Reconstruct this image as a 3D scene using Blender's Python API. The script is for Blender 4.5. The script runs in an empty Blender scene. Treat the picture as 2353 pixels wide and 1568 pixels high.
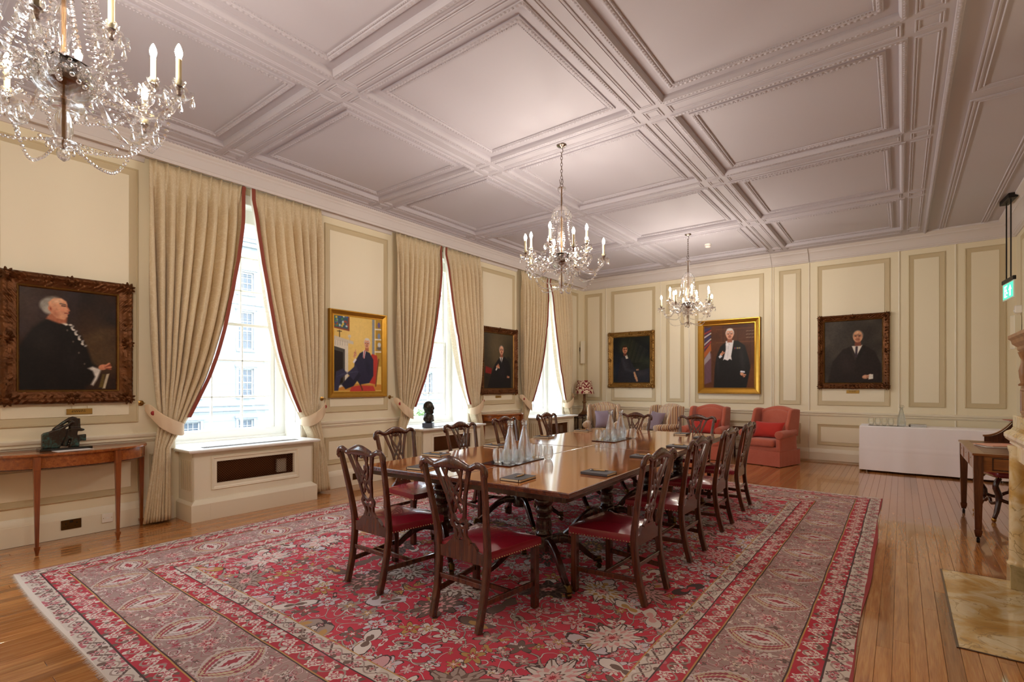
import bpy, bmesh, math, random
import numpy as np
from mathutils import Vector, Matrix
random.seed(7); RNG = np.random.default_rng(7)
pi = math.pi
SC = bpy.context.scene
COL = SC.collection

# ------------------------------------------------------------------ camera
YAW = math.radians(37.53)
cd = bpy.data.cameras.new('camera'); CAM = bpy.data.objects.new('camera', cd); COL.objects.link(CAM)
CAM.location = (0, 0, 1.5); CAM.rotation_euler = (pi/2, 0, YAW)
cd.sensor_fit = 'HORIZONTAL'; cd.sensor_width = 36.0; cd.lens = 36.0*1164/2353
cd.shift_y = 100.0/2353; cd.clip_start = .05; cd.clip_end = 300
SC.camera = CAM
# ------------------------------------------------------------------ world, sun, exposure
W = bpy.data.worlds.new('overcast_sky'); SC.world = W; W.use_nodes = True
_n = W.node_tree.nodes; _l = W.node_tree.links; _n.clear()
_o = _n.new('ShaderNodeOutputWorld'); _b = _n.new('ShaderNodeBackground')
_b.inputs['Color'].default_value = (.80, .89, 1.0, 1); _b.inputs['Strength'].default_value = 3.4
_l.new(_b.outputs[0], _o.inputs[0])
SC.view_settings.view_transform = 'Standard'; SC.view_settings.look = 'None'
SC.view_settings.gamma = 1.0; SC.view_settings.use_curve_mapping = False
SC.view_settings.exposure = 1.88
BULB_STRENGTH = 205.0
SC.cycles.max_bounces = 14; SC.cycles.diffuse_bounces = 7; SC.cycles.glossy_bounces = 5
SC.cycles.transmission_bounces = 8; SC.cycles.transparent_max_bounces = 24
SC.cycles.caustics_reflective = False; SC.cycles.caustics_refractive = False
SC.cycles.sample_clamp_indirect = 6.0; SC.cycles.sample_clamp_direct = 0.0

# ------------------------------------------------------------------ helpers
def lin(h):
    if not isinstance(h, str): return tuple(h)
    c = [int(h[i:i+2], 16)/255 for i in (0, 2, 4)]
    return tuple(x/12.92 if x <= .04045 else ((x+.055)/1.055)**2.4 for x in c)

class MB:
    """collects vertices and faces of one mesh"""
    def __init__(s): s.v = []; s.f = []
    def add(s, vs, fs):
        o = len(s.v); s.v.extend(tuple(p) for p in vs); s.f.extend(tuple(i+o for i in f) for f in fs); return s
    def box(s, x0, x1, y0, y1, z0, z1, c=0.0, M=None):
        if x0 > x1: x0, x1 = x1, x0
        if y0 > y1: y0, y1 = y1, y0
        if z0 > z1: z0, z1 = z1, z0
        c = min(c, (x1-x0)/2.01, (y1-y0)/2.01, (z1-z0)/2.01)
        if c <= 0:
            vs = [(x, y, z) for z in (z0, z1) for x, y in ((x0, y0), (x1, y0), (x1, y1), (x0, y1))]
            fs = [(0, 3, 2, 1), (4, 5, 6, 7), (0, 1, 5, 4), (1, 2, 6, 5), (2, 3, 7, 6), (3, 0, 4, 7)]
        else:
            def ring(a, z): return [(x0+a+c, y0+a, z), (x1-a-c, y0+a, z), (x1-a, y0+a+c, z), (x1-a, y1-a-c, z), (x1-a-c, y1-a, z), (x0+a+c, y1-a, z), (x0+a, y1-a-c, z), (x0+a, y0+a+c, z)]
            e = 0.0
            vs = ring(c*.9, z0)+ring(0, z0+c)+ring(0, z1-c)+ring(c*.9, z1)
            fs = [tuple(range(7, -1, -1)), tuple(range(24, 32))]
            for k in range(3):
                for i in range(8):
                    j = (i+1) % 8; fs.append((k*8+i, k*8+j, k*8+8+j, k*8+8+i))
        if M is not None: vs = [tuple(M @ Vector(p)) for p in vs]
        return s.add(vs, fs)
    def bar(s, p0, p1, w, h, c=0.0, up=(0, 0, 1)):
        p0 = Vector(p0); p1 = Vector(p1); d = (p1-p0); L = d.length; d.normalize(); up = Vector(up)
        if abs(d.dot(up)) > .98: up = Vector((0, 1, 0))
        r = d.cross(up).normalized(); u = r.cross(d)
        M = Matrix(((r.x, d.x, u.x, p0.x), (r.y, d.y, u.y, p0.y), (r.z, d.z, u.z, p0.z), (0, 0, 0, 1)))
        return s.box(-w/2, w/2, 0, L, -h/2, h/2, c, M)
    def rings(s, rs, closed=False, cap=True, wrap=True):
        n = len(rs[0]); vs = [p for r in rs for p in r]; fs = []
        m = len(rs)
        for k in range(m if closed else m-1):
            a = k*n; b = ((k+1) % m)*n
            for i in range(n if wrap else n-1):
                j = (i+1) % n; fs.append((a+i, a+j, b+j, b+i))
        if cap and not closed and wrap:
            fs.append(tuple(range(n-1, -1, -1))); fs.append(tuple(range((m-1)*n, m*n)))
        return s.add(vs, fs)
    def tube(s, pts, r, seg=8, closed=False, ry=None, up=None, sq=False, cap=True):
        P = [Vector(p) for p in pts]; m = len(P)
        R = r if hasattr(r, '__len__') else [r]*m
        RY = R if ry is None else (ry if hasattr(ry, '__len__') else [ry]*m)
        rs = []; prev = None
        for k in range(m):
            if closed: t = P[(k+1) % m]-P[k-1]
            else: t = P[min(k+1, m-1)]-P[max(k-1, 0)]
            t.normalize()
            if up is not None:
                n = Vector(up)-t*t.dot(Vector(up))
                if n.length < 1e-4: n = Vector((1, 0, 0))-t*t.x
            elif prev is None:
                n = Vector((0, 0, 1)) if abs(t.z) < .9 else Vector((1, 0, 0)); n = n-t*t.dot(n)
            else: n = prev-t*t.dot(prev)
            n.normalize(); prev = n; b = t.cross(n)
            if sq:
                ring = [P[k]+n*R[k]*x+b*RY[k]*y for x, y in ((1, .75), (.75, 1), (-.75, 1), (-1, .75), (-1, -.75), (-.75, -1), (.75, -1), (1, -.75))]
            else:
                ring = [P[k]+n*R[k]*math.cos(2*pi*i/seg)+b*RY[k]*math.sin(2*pi*i/seg) for i in range(seg)]
            rs.append(ring)
        return s.rings(rs, closed=closed, cap=cap)
    def lathe(s, prof, seg=16, o=(0, 0, 0), sx=1, sy=1, flute=0, fl=0.0):
        rs = []
        for r, z in prof:
            ring = []
            for i in range(seg):
                a = 2*pi*i/seg; q = r*(1+fl*math.cos(flute*a)) if flute else r
                ring.append((o[0]+q*sx*math.cos(a), o[1]+q*sy*math.sin(a), o[2]+z))
            rs.append(ring)
        return s.rings(rs)
    def rloft(s, prof, a0, a1, b0, b1, P, closed=False, cap=False, sub=None, disp=None):
        """mitred rectangle: prof = [(inset, height)...]; P maps (a,b,n) to a point"""
        rs = []
        for d, n in prof:
            q = [(a0+d, b0+d), (a1-d, b0+d), (a1-d, b1-d), (a0+d, b1-d)]
            if sub:
                ring = []
                for e in range(4):
                    (u0, w0), (u1, w1) = q[e], q[(e+1) % 4]; k = sub[e % 2]
                    for i in range(k):
                        f = i/k; ring.append((u0+(u1-u0)*f, w0+(w1-w0)*f))
                q = ring
            if disp: rs.append([P(a, b, n+disp(a, b, d, n)) for a, b in q])
            else: rs.append([P(a, b, n) for a, b in q])
        s.rings(rs, closed=closed, cap=False)
        if cap:
            n = len(rs[0]); o = len(s.v)-n; s.f.append(tuple(range(o, o+n)))
        return s
    def sphere(s, o, r, seg=10, rg=6, sc=(1, 1, 1), M=None):
        vs = []; fs = []
        for k in range(1, rg):
            a = pi*k/rg
            for i in range(seg):
                b = 2*pi*i/seg; vs.append((r*sc[0]*math.sin(a)*math.cos(b), r*sc[1]*math.sin(a)*math.sin(b), r*sc[2]*math.cos(a)))
        t = len(vs); vs += [(0, 0, r*sc[2]), (0, 0, -r*sc[2])]
        for k in range(rg-2):
            for i in range(seg):
                j = (i+1) % seg; fs.append((k*seg+i, (k+1)*seg+i, (k+1)*seg+j, k*seg+j))
        for i in range(seg):
            j = (i+1) % seg; fs.append((t, i, j)); fs.append((t+1, (rg-2)*seg+j, (rg-2)*seg+i))
        if M is not None: vs = [tuple(M @ Vector(p)) for p in vs]
        return s.add([(p[0]+o[0], p[1]+o[1], p[2]+o[2]) for p in vs], fs)
    def egg(s, o, r, ax, n):
        """low half bead: o centre, r radii along axis/side, ax long axis, n outwards"""
        o = Vector(o); ax = Vector(ax); n = Vector(n); b = ax.cross(n)
        vs = [o+ax*r[0], o+b*r[1]*.75+ax*r[0]*.6, o+b*r[1], o+b*r[1]*.75-ax*r[0]*.6, o-ax*r[0], o-b*r[1]*.75-ax*r[0]*.6, o-b*r[1], o-b*r[1]*.75+ax*r[0]*.6, o+n*r[2]]
        return s.add(vs, [(i, (i+1) % 8, 8) for i in range(8)])
    def prism(s, poly, h0, h1, P):
        n = len(poly); vs = [P(a, b, h0) for a, b in poly]+[P(a, b, h1) for a, b in poly]
        return s.add(vs, [tuple(range(n-1, -1, -1)), tuple(range(n, 2*n))]+[(i, (i+1) % n, n+(i+1) % n, n+i) for i in range(n)])
    def grid(s, nu, nv, fn):
        vs = [fn(i/nu, j/nv) for j in range(nv+1) for i in range(nu+1)]
        fs = [(j*(nu+1)+i, j*(nu+1)+i+1, (j+1)*(nu+1)+i+1, (j+1)*(nu+1)+i) for j in range(nv) for i in range(nu)]
        return s.add(vs, fs)
    def mesh(s, name, m=None, smooth=None, recalc=True):
        me = bpy.data.meshes.new(name); me.from_pydata(s.v, [], s.f)
        if recalc:
            bm = bmesh.new(); bm.from_mesh(me); bmesh.ops.recalc_face_normals(bm, faces=bm.faces); bm.to_mesh(me); bm.free()
        if smooth is not None:
            me.polygons.foreach_set('use_smooth', [True]*len(me.polygons))
            if smooth < 180: me.set_sharp_from_angle(angle=math.radians(smooth))
        if m is not None: me.materials.append(m)
        me.update(); return me
    def build(s, name, m=None, parent=None, smooth=None, recalc=True, **props):
        return link(name, s.mesh(name, m, smooth, recalc), parent, **props)

def link(name, me, parent=None, loc=None, **props):
    o = bpy.data.objects.new(name, me); COL.objects.link(o)
    if parent is not None: o.parent = parent
    if loc is not None: o.location = loc
    for k, v in props.items(): o[k] = v
    return o
def tag(o, label=None, cat=None, group=None, kind=None):
    if label: o['label'] = label
    if cat: o['category'] = cat
    if group: o['group'] = group
    if kind: o['kind'] = kind
    return o
def thing(name, label, cat, loc=(0, 0, 0), rz=0.0, group=None):
    o = bpy.data.objects.new(name, None); COL.objects.link(o)
    o.location = loc; o.rotation_euler = (0, 0, rz); o.empty_display_size = .1
    return tag(o, label, cat, group)
def kids(o):
    return [c for c in ALLKIDS.get(o.name, [])] if False else list(o.children)
def dup(o, loc=None, rz=None, label=None, group=None, parent=None):
    c = o.copy(); COL.objects.link(c)
    if parent is not None: c.parent = parent
    if loc is not None: c.location = loc
    if rz is not None: c.rotation_euler = (0, 0, rz)
    if label: c['label'] = label
    if group: c['group'] = group
    for ch in list(o.children): dup(ch, parent=c)
    return c
def baked(o):
    """replace an object's mesh by its modified mesh"""
    bpy.context.view_layer.update()
    dg = bpy.context.evaluated_depsgraph_get(); me = bpy.data.meshes.new_from_object(o.evaluated_get(dg))
    o.modifiers.clear(); o.data = me; return o
def soft(name, mb, m, parent=None, bev=.02, seg=2, sub=1, smooth=True, **props):
    """mesh rounded by a bevel and subdivision, baked"""
    o = mb.build(name, m, parent, **props)
    if bev:
        b = o.modifiers.new('b', 'BEVEL'); b.width = bev; b.segments = seg; b.limit_method = 'ANGLE'; b.angle_limit = math.radians(35)
    if sub:
        u = o.modifiers.new('s', 'SUBSURF'); u.levels = sub; u.render_levels = sub
    baked(o)
    if smooth: o.data.polygons.foreach_set('use_smooth', [True]*len(o.data.polygons))
    return o
def blob(name, mb, m, parent=None, voxel=.01, smooth_it=4, **props):
    """overlapping shapes fused into one continuous skin"""
    o = mb.build(name, m, parent, **props)
    r = o.modifiers.new('r', 'REMESH'); r.mode = 'VOXEL'; r.voxel_size = voxel
    if smooth_it:
        k = o.modifiers.new('k', 'SMOOTH'); k.factor = .5; k.iterations = smooth_it
    baked(o)
    o.data.polygons.foreach_set('use_smooth', [True]*len(o.data.polygons))
    if m is not None and not o.data.materials: o.data.materials.append(m)
    return o
def lerp(a, b, t): return a+(b-a)*t
def spline(pts, n):
    """Catmull-Rom through pts, n samples"""
    P = [Vector(p) for p in pts]; out = []
    for k in range(n):
        f = k/(n-1)*(len(P)-1); i = min(int(f), len(P)-2); t = f-i
        p0 = P[max(i-1, 0)]; p1 = P[i]; p2 = P[i+1]; p3 = P[min(i+2, len(P)-1)]
        out.append(.5*((2*p1)+(p2-p0)*t+(2*p0-5*p1+4*p2-p3)*t*t+(3*p1-p0-3*p2+p3)*t**3))
    return out

# ------------------------------------------------------------------ materials
class NT:
    """small builder for node expressions"""
    def __init__(s, name):
        s.m = bpy.data.materials.new(name); s.m.use_nodes = True; s.t = s.m.node_tree; s.N = s.t.nodes; s.L = s.t.links
        s.b = s.N['Principled BSDF']
    def new(s, t, **kw):
        n = s.N.new(t)
        for k, v in kw.items(): setattr(n, k, v)
        return n
    def put(s, sock, v):
        if isinstance(v, E): s.L.new(v.s, sock)
        elif hasattr(v, 'is_output'): s.L.new(v, sock)
        elif isinstance(v, (tuple, list)) and len(v) == 3 and sock.type == 'RGBA': sock.default_value = (*v, 1)
        else: sock.default_value = v
    def math(s, op, *a):
        n = s.new('ShaderNodeMath', operation=op)
        for i, v in enumerate(a): s.put(n.inputs[i], v)
        return E(s, n.outputs[0])
    def mix(s, f, a, b, blend='MIX'):
        n = s.new('ShaderNodeMix', data_type='RGBA', blend_type=blend)
        s.put(n.inputs[0], f); s.put(n.inputs[6], a); s.put(n.inputs[7], b); return E(s, n.outputs[2])
    def ramp(s, f, stops, const=False):
        n = s.new('ShaderNodeValToRGB'); r = n.color_ramp; r.interpolation = 'CONSTANT' if const else 'LINEAR'
        while len(r.elements) < len(stops): r.elements.new(1.0)
        for e, (p, c) in zip(r.elements, stops): e.position = p; e.color = (*lin(c), 1)
        s.put(n.inputs[0], f); return E(s, n.outputs[0])
    def noise(s, vec, scale=5, detail=3, rough=.5, dist=0.0, col=False):
        n = s.new('ShaderNodeTexNoise'); s.put(n.inputs['Vector'], vec)
        for k, v in (('Scale', scale), ('Detail', detail), ('Roughness', rough), ('Distortion', dist)): n.inputs[k].default_value = v
        return E(s, n.outputs['Color' if col else 0])
    def obj(s): return s.new('ShaderNodeTexCoord').outputs['Object']
    def gen(s): return s.new('ShaderNodeTexCoord').outputs['Generated']
    def mapv(s, vec, scale=(1, 1, 1), rot=(0, 0, 0), loc=(0, 0, 0)):
        n = s.new('ShaderNodeMapping'); s.put(n.inputs[0], vec)
        n.inputs['Scale'].default_value = scale; n.inputs['Rotation'].default_value = rot; n.inputs['Location'].default_value = loc
        return n.outputs[0]
    def sep(s, v):
        n = s.new('ShaderNodeSeparateXYZ'); s.put(n.inputs[0], v); return [E(s, o) for o in n.outputs]
    def comb(s, x, y, z=0.0):
        n = s.new('ShaderNodeCombineXYZ'); s.put(n.inputs[0], x); s.put(n.inputs[1], y); s.put(n.inputs[2], z); return n.outputs[0]
    def rnd(s): return E(s, s.new('ShaderNodeObjectInfo').outputs['Random'])
    def bump(s, h, strength=.3, dist=.002):
        n = s.new('ShaderNodeBump'); s.put(n.inputs['Height'], h); n.inputs['Strength'].default_value = strength; n.inputs['Distance'].default_value = dist
        s.L.new(n.outputs[0], s.b.inputs['Normal']); return s
    def set(s, **kw):
        for k, v in kw.items(): s.put(s.b.inputs[k.replace('_', ' ')], v)
        return s
class E:
    def __init__(s, n, sock): s.n = n; s.s = sock
    def __add__(s, o): return s.n.math('ADD', s, o)
    __radd__ = __add__
    def __sub__(s, o): return s.n.math('SUBTRACT', s, o)
    def __rsub__(s, o): return s.n.math('SUBTRACT', o, s)
    def __mul__(s, o): return s.n.math('MULTIPLY', s, o)
    __rmul__ = __mul__
    def __truediv__(s, o): return s.n.math('DIVIDE', s, o)
    def __lt__(s, o): return s.n.math('LESS_THAN', s, o)
    def __gt__(s, o): return s.n.math('GREATER_THAN', s, o)
    def abs(s): return s.n.math('ABSOLUTE', s)

def plain(name, c, rough=.5, metal=0.0, bump=None, var=0.0, coat=0.0, spec=.5, sheen=0.0, trans=0.0):
    t = NT(name); c = lin(c); col = c
    if var:
        f = t.noise(t.obj(), bump[0]*.25 if bump else 6, 4)
        col = t.mix(f, tuple(x*(1-var) for x in c), tuple(min(1, x*(1+var)) for x in c))
    t.set(Base_Color=col, Roughness=rough, Metallic=metal, Coat_Weight=coat, Specular_IOR_Level=spec, Sheen_Weight=sheen, Transmission_Weight=trans)
    if bump: t.bump(t.noise(t.obj(), bump[0], 4), bump[1], bump[2])
    return t.m
def wood(name, dark, mid, light, axis=0, scale=1.0, rough=.3, coat=.3, rnd=0.0, bstr=.05):
    t = NT(name); sc = [14*scale]*3; sc[axis] = 1.1*scale
    v = t.obj()
    if rnd:
        r = t.rnd(); n = t.new('ShaderNodeVectorMath', operation='ADD'); t.put(n.inputs[0], v); t.put(n.inputs[1], t.comb(r*37.0, r*11.0, r*5.0)); v = n.outputs[0]
    g = t.noise(t.mapv(v, sc), 1.6, 5, .6, .6); h = t.noise(t.mapv(v, [x*4.5 for x in sc]), 1.4, 3, .6)
    f = g*.75+h*.25
    col = t.ramp(f, [(.30, dark), (.5, mid), (.70, light)])
    if rnd: col = t.mix(1.0, col, t.ramp(t.rnd(), [(0, (1-rnd, 1-rnd*1.08, 1-rnd*1.15)), (.5, (1, 1, 1)), (1, (1+rnd*.5, 1+rnd*.45, 1+rnd*.4))]), 'MULTIPLY')
    t.set(Base_Color=col, Roughness=rough, Coat_Weight=coat, Coat_Roughness=.08)
    t.bump(h, bstr, .001); return t.m
def emit(name, c, s):
    t = NT(name); t.set(Base_Color=lin(c), Emission_Color=lin(c), Emission_Strength=s); return t.m
def glassy(name, clear, c=(1, 1, 1), rough=0.0, ior=1.5):
    """clear = share of light that passes straight through"""
    t = NT(name); t.N.remove(t.b); out = t.N['Material Output']
    g = t.new('ShaderNodeBsdfGlass'); g.inputs['Color'].default_value = (*c, 1); g.inputs['IOR'].default_value = ior; g.inputs['Roughness'].default_value = rough
    tr = t.new('ShaderNodeBsdfTransparent'); tr.inputs[0].default_value = (*c, 1)
    mx = t.new('ShaderNodeMixShader'); mx.inputs[0].default_value = clear
    t.L.new(g.outputs[0], mx.inputs[1]); t.L.new(tr.outputs[0], mx.inputs[2]); t.L.new(mx.outputs[0], out.inputs[0]); return t.m
def pane_mat(name):
    t = NT(name); t.N.remove(t.b); out = t.N['Material Output']
    g = t.new('ShaderNodeBsdfGlossy'); g.inputs['Roughness'].default_value = .02; g.inputs['Color'].default_value = (1, 1, 1, 1)
    tr = t.new('ShaderNodeBsdfTransparent'); tr.inputs[0].default_value = (.95, .97, .97, 1)
    mx = t.new('ShaderNodeMixShader'); mx.inputs[0].default_value = .93
    t.L.new(g.outputs[0], mx.inputs[1]); t.L.new(tr.outputs[0], mx.inputs[2]); t.L.new(mx.outputs[0], out.inputs[0]); return t.m

M = {}
M['wall'] = plain('cream_wall_paint', 'e9dfc4', .55, bump=(90, .04, .001))
M['field'] = plain('cream_panel_paint', 'ebe1c8', .5, bump=(70, .05, .001))
M['mould'] = plain('beige_moulding_paint', 'c9b996', .45)
M['trim'] = plain('cream_gloss_paint', 'e8e0cc', .35)
M['ceil'] = plain('ceiling_paint', 'b9b3bb', .7, bump=(40, .04, .001))
M['cornice'] = plain('cornice_paint', 'd4cdcc', .6)
M['white'] = plain('white_gloss_paint', 'f2f2ee', .25)
M['floorboard'] = wood('oak_floorboard', '7a4a24', '9c6636', 'b88550', axis=1, scale=1.0, rough=.22, coat=.45, rnd=.22)
M['mahog'] = wood('mahogany', '2e140b', '4d2413', '6c3a20', axis=2, scale=1.2, rough=.24, coat=.6)
M['mahog_dark'] = wood('dark_mahogany', '230c07', '38150c', '4e2010', axis=2, scale=1.2, rough=.25, coat=.5)
M['table_top'] = wood('polished_table_top', '8a4a1c', 'b4682c', 'd08c48', axis=1, scale=1.3, rough=.12, coat=.8, bstr=.05)
M['table_edge'] = wood('table_edge_mahogany', '3f1a0c', '5e2912', '7a3a1a', axis=1, scale=1.3, rough=.25, coat=.4)
M['console'] = wood('satinwood', '6e3412', '95501f', 'ad6a2e', axis=0, scale=1.4, rough=.25, coat=.5)
M['console_leg'] = wood('satinwood_leg', '5f2b10', '82431b', '9a5a28', axis=2, scale=1.4, rough=.28, coat=.4)
M['oak'] = wood('carved_oak', '7b5330', '9c6f44', 'b3875a', axis=2, scale=1.2, rough=.45, coat=.1)
M['leather'] = plain('oxblood_leather', '86182a', .26, bump=(28, .12, .003), var=.14, coat=.4)
M['brass'] = plain('aged_brass', 'a98246', .28, 1.0)
M['brass_dark'] = plain('dark_brass', '5c4526', .35, 1.0)
M['nail'] = plain('nail_brass', 'd9c79a', .25, 1.0)
def bronze_mat():
    t = NT('patinated_bronze'); v = t.obj(); n = t.noise(v, 9, 5, .6); k = t.noise(v, 60, 3)
    t.set(Base_Color=t.mix(t.ramp(k*.35+n*.65, [(.50, (0, 0, 0)), (.66, (1, 1, 1))]), t.mix(n, lin('1d1713'), lin('4a3a2e')), lin('3f6a66')), Roughness=.36, Metallic=.55); t.bump(k, .3, .003); return t.m
M['bronze'] = bronze_mat()
M['black'] = plain('black_stone', '15120f', .15, coat=.3)
M['iron'] = plain('black_iron', '1b1512', .45, .4)
M['steel'] = plain('nickel', '8d8078', .22, 1.0)
M['paper'] = plain('white_paper', 'f1f1f0', .8)
M['cream_paper'] = plain('page_edges', 'e3d6b8', .8)
M['cover'] = plain('charcoal_cover', '4b474b', .6)
M['linen'] = plain('white_linen', 'f4f2f8', .85, bump=(160, .12, .001))
M['plastic'] = plain('white_plastic', 'efeae2', .35)
M['crystal'] = glassy('crystal', .30, (1, 1, 1), 0, 1.54)
M['glass'] = glassy('drinking_glass', .45, (.99, 1, 1), 0, 1.45)
M['bottle'] = glassy('bottle_glass', .5, (.965, .985, 1), 0, 1.45)
M['pane'] = pane_mat('window_glass')
M['bulb'] = emit('lit_bulb', (1, .90, .77), BULB_STRENGTH)
M['candle'] = plain('ivory_candle_tube', 'cfc096', .4)
# ------------------------------------------------------------------ the room shell
XL, XR, YF, YB = -6.49, 1.48, -2.05, 11.47
WY = [-.382, 2.963, 6.307, 9.652]; WH = .757; WZ0, WZ1 = .78, 3.80
ZC = 4.12
PL = lambda a, b, n: (XL+n, a, b)          # left wall: along y, up, outwards
PB = lambda a, b, n: (a, YB-n, b)          # back wall
PR = lambda a, b, n: (XR-n, a, b)          # right wall
PF = lambda a, b, n: (a, YF+n, b)
PC = lambda z: (lambda a, b, n: (a, b, z-n))

def struct(name, mb, m, **k): return mb.build(name, m, None, kind='structure', **k)
floor = MB().box(XL-.6, XR+.3, YF-.3, YB+.3, -.30, -.022).build('floor', M['mahog_dark'], None, kind='structure')

# floorboards: each board an object, those farthest off joined
def board_mat():
    t = NT('varnished_floorboard'); a = t.new('ShaderNodeAttribute', attribute_name='tone'); r = t.sep(a.outputs['Color'])
    n = t.new('ShaderNodeVectorMath', operation='ADD'); t.put(n.inputs[0], t.obj()); t.put(n.inputs[1], t.comb(r[0]*31.0, r[1]*17.0, r[1]*3.0))
    g = t.noise(t.mapv(n.outputs[0], (26, 1.3, 26)), 1.5, 5, .62, .8); h = t.noise(t.mapv(n.outputs[0], (120, 5, 120)), 1.3, 2)
    col = t.ramp(g*.7+h*.3, [(.28, '8e5428'), (.5, 'b87a40'), (.72, 'd09a5c')])
    col = t.mix(1.0, col, t.ramp(r[0], [(0, (.55, .48, .42)), (.2, (.78, .73, .68)), (.6, (.98, .96, .94)), (1, (1.10, 1.08, 1.06))]), 'MULTIPLY')
    t.set(Base_Color=col, Roughness=.25, Coat_Weight=.8, Coat_Roughness=.05); t.bump(t.noise(t.obj(), 3, 1), .04, .002); return t.m
M['board'] = board_mat()
def board_mesh(lst, name):
    mb = MB(); tones = []
    for x0, x1, y0, y1, tone in lst:
        k = len(mb.v); mb.box(x0+.0006, x1-.0006, y0+.0008, y1-.0008, -.021, 0, .0016); tones += [tone]*(len(mb.v)-k)
    me = mb.mesh(name, M['board'])
    at = me.color_attributes.new('tone', 'FLOAT_COLOR', 'POINT')
    at.data.foreach_set('color', [c for t in tones for c in (t[0], t[1], 0, 1)]); return me
RUG = (-5.52, -.19, .77, 8.20)
boards = []
bw = (XR-XL)/105
for i in range(105):
    x0 = XL+i*bw; y = YF-random.random()*1.8
    while y < YB:
        L = random.uniform(1.5, 2.9); y1 = min(y+L, YB)
        ya = max(y, YF)
        if y1 > -.9 and y1-ya > .02 and not (x0 > RUG[0]+.1 and x0+bw < RUG[1]-.12 and ya > RUG[2]+.1 and y1 < RUG[3]-.1):
            boards.append((x0, x0+bw, ya, y1, (random.random()**.8, random.random())))
        y = y1
def board_key(b):
    cx, cy = (b[0]+b[1])/2, max(.4, (b[2]+b[3])/2); F = .609*-cx+.793*cy; Rr = .793*cx+.609*cy
    vis = F > .6 and abs(Rr/F) < 1.12 and 1.5/F < .62
    return (0 if vis else 1, math.hypot(cx, cy))
boards.sort(key=board_key)
for b in boards[:285]: link('floorboard', board_mesh([b], 'floorboard'), floor)
link('floorboard_rest', board_mesh(boards[285:], 'floorboard_rest'), floor, kind='stuff')

# walls
w = MB(); ys = [YF-.3]
for c in WY: ys += [c-WH, c+WH]
ys.append(YB+.3)
for k in range(0, len(ys), 2): w.box(XL-.56, XL, ys[k], ys[k+1], 0, 4.32)
for c in WY: w.box(XL-.56, XL, c-WH, c+WH, 0, WZ0); w.box(XL-.56, XL, c-WH, c+WH, WZ1, 4.32)
wall_left = struct('wall_left', w, M['wall'])
wall_back = struct('wall_back', MB().box(XL-.3, XR+.3, YB, YB+.2, -.02, 4.32), M['wall'])
wall_right = struct('wall_right', MB().box(XR, XR+.2, YF-.3, YB+.3, -.02, 4.32).box(.78, XR+.01, 3.42, 5.38, -.02, 4.32), M['wall'])
wall_front = struct('wall_front', MB().box(XL-.3, XR+.3, YF-.2, YF, -.02, 4.32), M['wall'])

def wall_panel(P, a0, a1, b0, b1, parent, fw=.082):
    mo = MB().rloft([(0, -.002), (0, .013), (.006, .017), (.014, .017), (.019, .010), (.024, .009), (fw-.004, .003), (fw, -.002)], a0, a1, b0, b1, P).build('panel_moulding', M['mould'], parent, smooth=25)
    fi = MB().rloft([(fw-.002, -.002), (fw-.002, .005), (fw+.002, .008)], a0, a1, b0, b1, P, cap=True).build('panel', M['field'], parent)
for a0, a1 in ((.735, 1.865), (4.08, 5.19), (7.425, 8.53)):
    wall_panel(PL, a0, a1, 1.10, 3.80, wall_left); wall_panel(PL, a0, a1, .352, .747, wall_left, .066)
wall_panel(PL, 10.80, 11.19, 1.12, 3.80, wall_left); wall_panel(PL, 10.80, 11.19, .352, .747, wall_left, .066)
for c in WY[1:]:
    for s in (-1, 1): wall_panel(PL, c+s*.92-.075, c+s*.92+.075, .352, .747, wall_left, .03)
BP = [(-6.443, -5.95), (-5.70, -4.569), (-4.308, -3.90), (-3.652, -2.25), (-1.968, -1.58), (-1.297, -.16), (.102, .604), (.856, 1.36)]
for a0, a1 in BP:
    wall_panel(PB, a0, a1, 1.10, 3.80, wall_back); wall_panel(PB, a0, a1, .330, .738, wall_back, .062)
wall_panel(PR, 5.9, 8.2, 1.10, 3.80, wall_right); wall_panel(PR, 8.6, 11.02, 1.10, 3.80, wall_right); wall_panel(PR, 8.6, 11.02, .33, .738, wall_right, .062)
for a in (-5.842, -4.44, -3.78, -2.105, -2.07, -1.435, -.028, .739):   # beads between the bays
    MB().tube([PB(a, .26, .004), PB(a, .88, .004)], .014, 8).tube([PB(a, .99, .004), PB(a, 3.90, .004)], .014, 8).build('bead', M['trim'], wall_back, smooth=60)

def ext(prof, a0, a1, P, m0=0, m1=0):
    mb = MB(); r0 = [P(a0+m0*n, z, n) for n, z in prof]; r1 = [P(a1-m1*n, z, n) for n, z in prof]
    k = len(prof); mb.add(r0+r1, [(i, i+1, k+i+1, k+i) for i in range(k-1)]+[tuple(range(k)), tuple(range(2*k-1, k-1, -1))]); return mb
DADO = [(0, .885), (.010, .887), (.012, .897), (.022, .905), (.024, .912), (.012, .918), (.012, .928), (.030, .940), (.036, .958), (.036, .968), (.02, .975), (0, .98)]
BASE = [(0, .002), (.030, .002), (.030, .182), (.026, .186), (.026, .192), (.018, .215), (.008, .245), (.004, .252), (0, .255)]
BASE_BACK = [(0, .034), (.030, .034)]+BASE[2:]
nt = 0
def trim(prof, a0, a1, P, m, m0=0, m1=0, name=None, sm=30):
    global nt
    nt += 1; return struct(name or 'trim_%d' % nt, ext(prof, a0, a1, P, m0, m1), m, smooth=sm)
for i in range(4):
    y0 = WY[i]+WH+.01; y1 = WY[i+1]-WH-.01 if i < 3 else YB
    trim(DADO, y0, y1, PL, M['trim'], 0, 1 if i == 3 else 0)
    trim(BASE, y0, y1, PL, M['trim'], 0, 1 if i == 3 else 0, 'baseboard_left')
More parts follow.
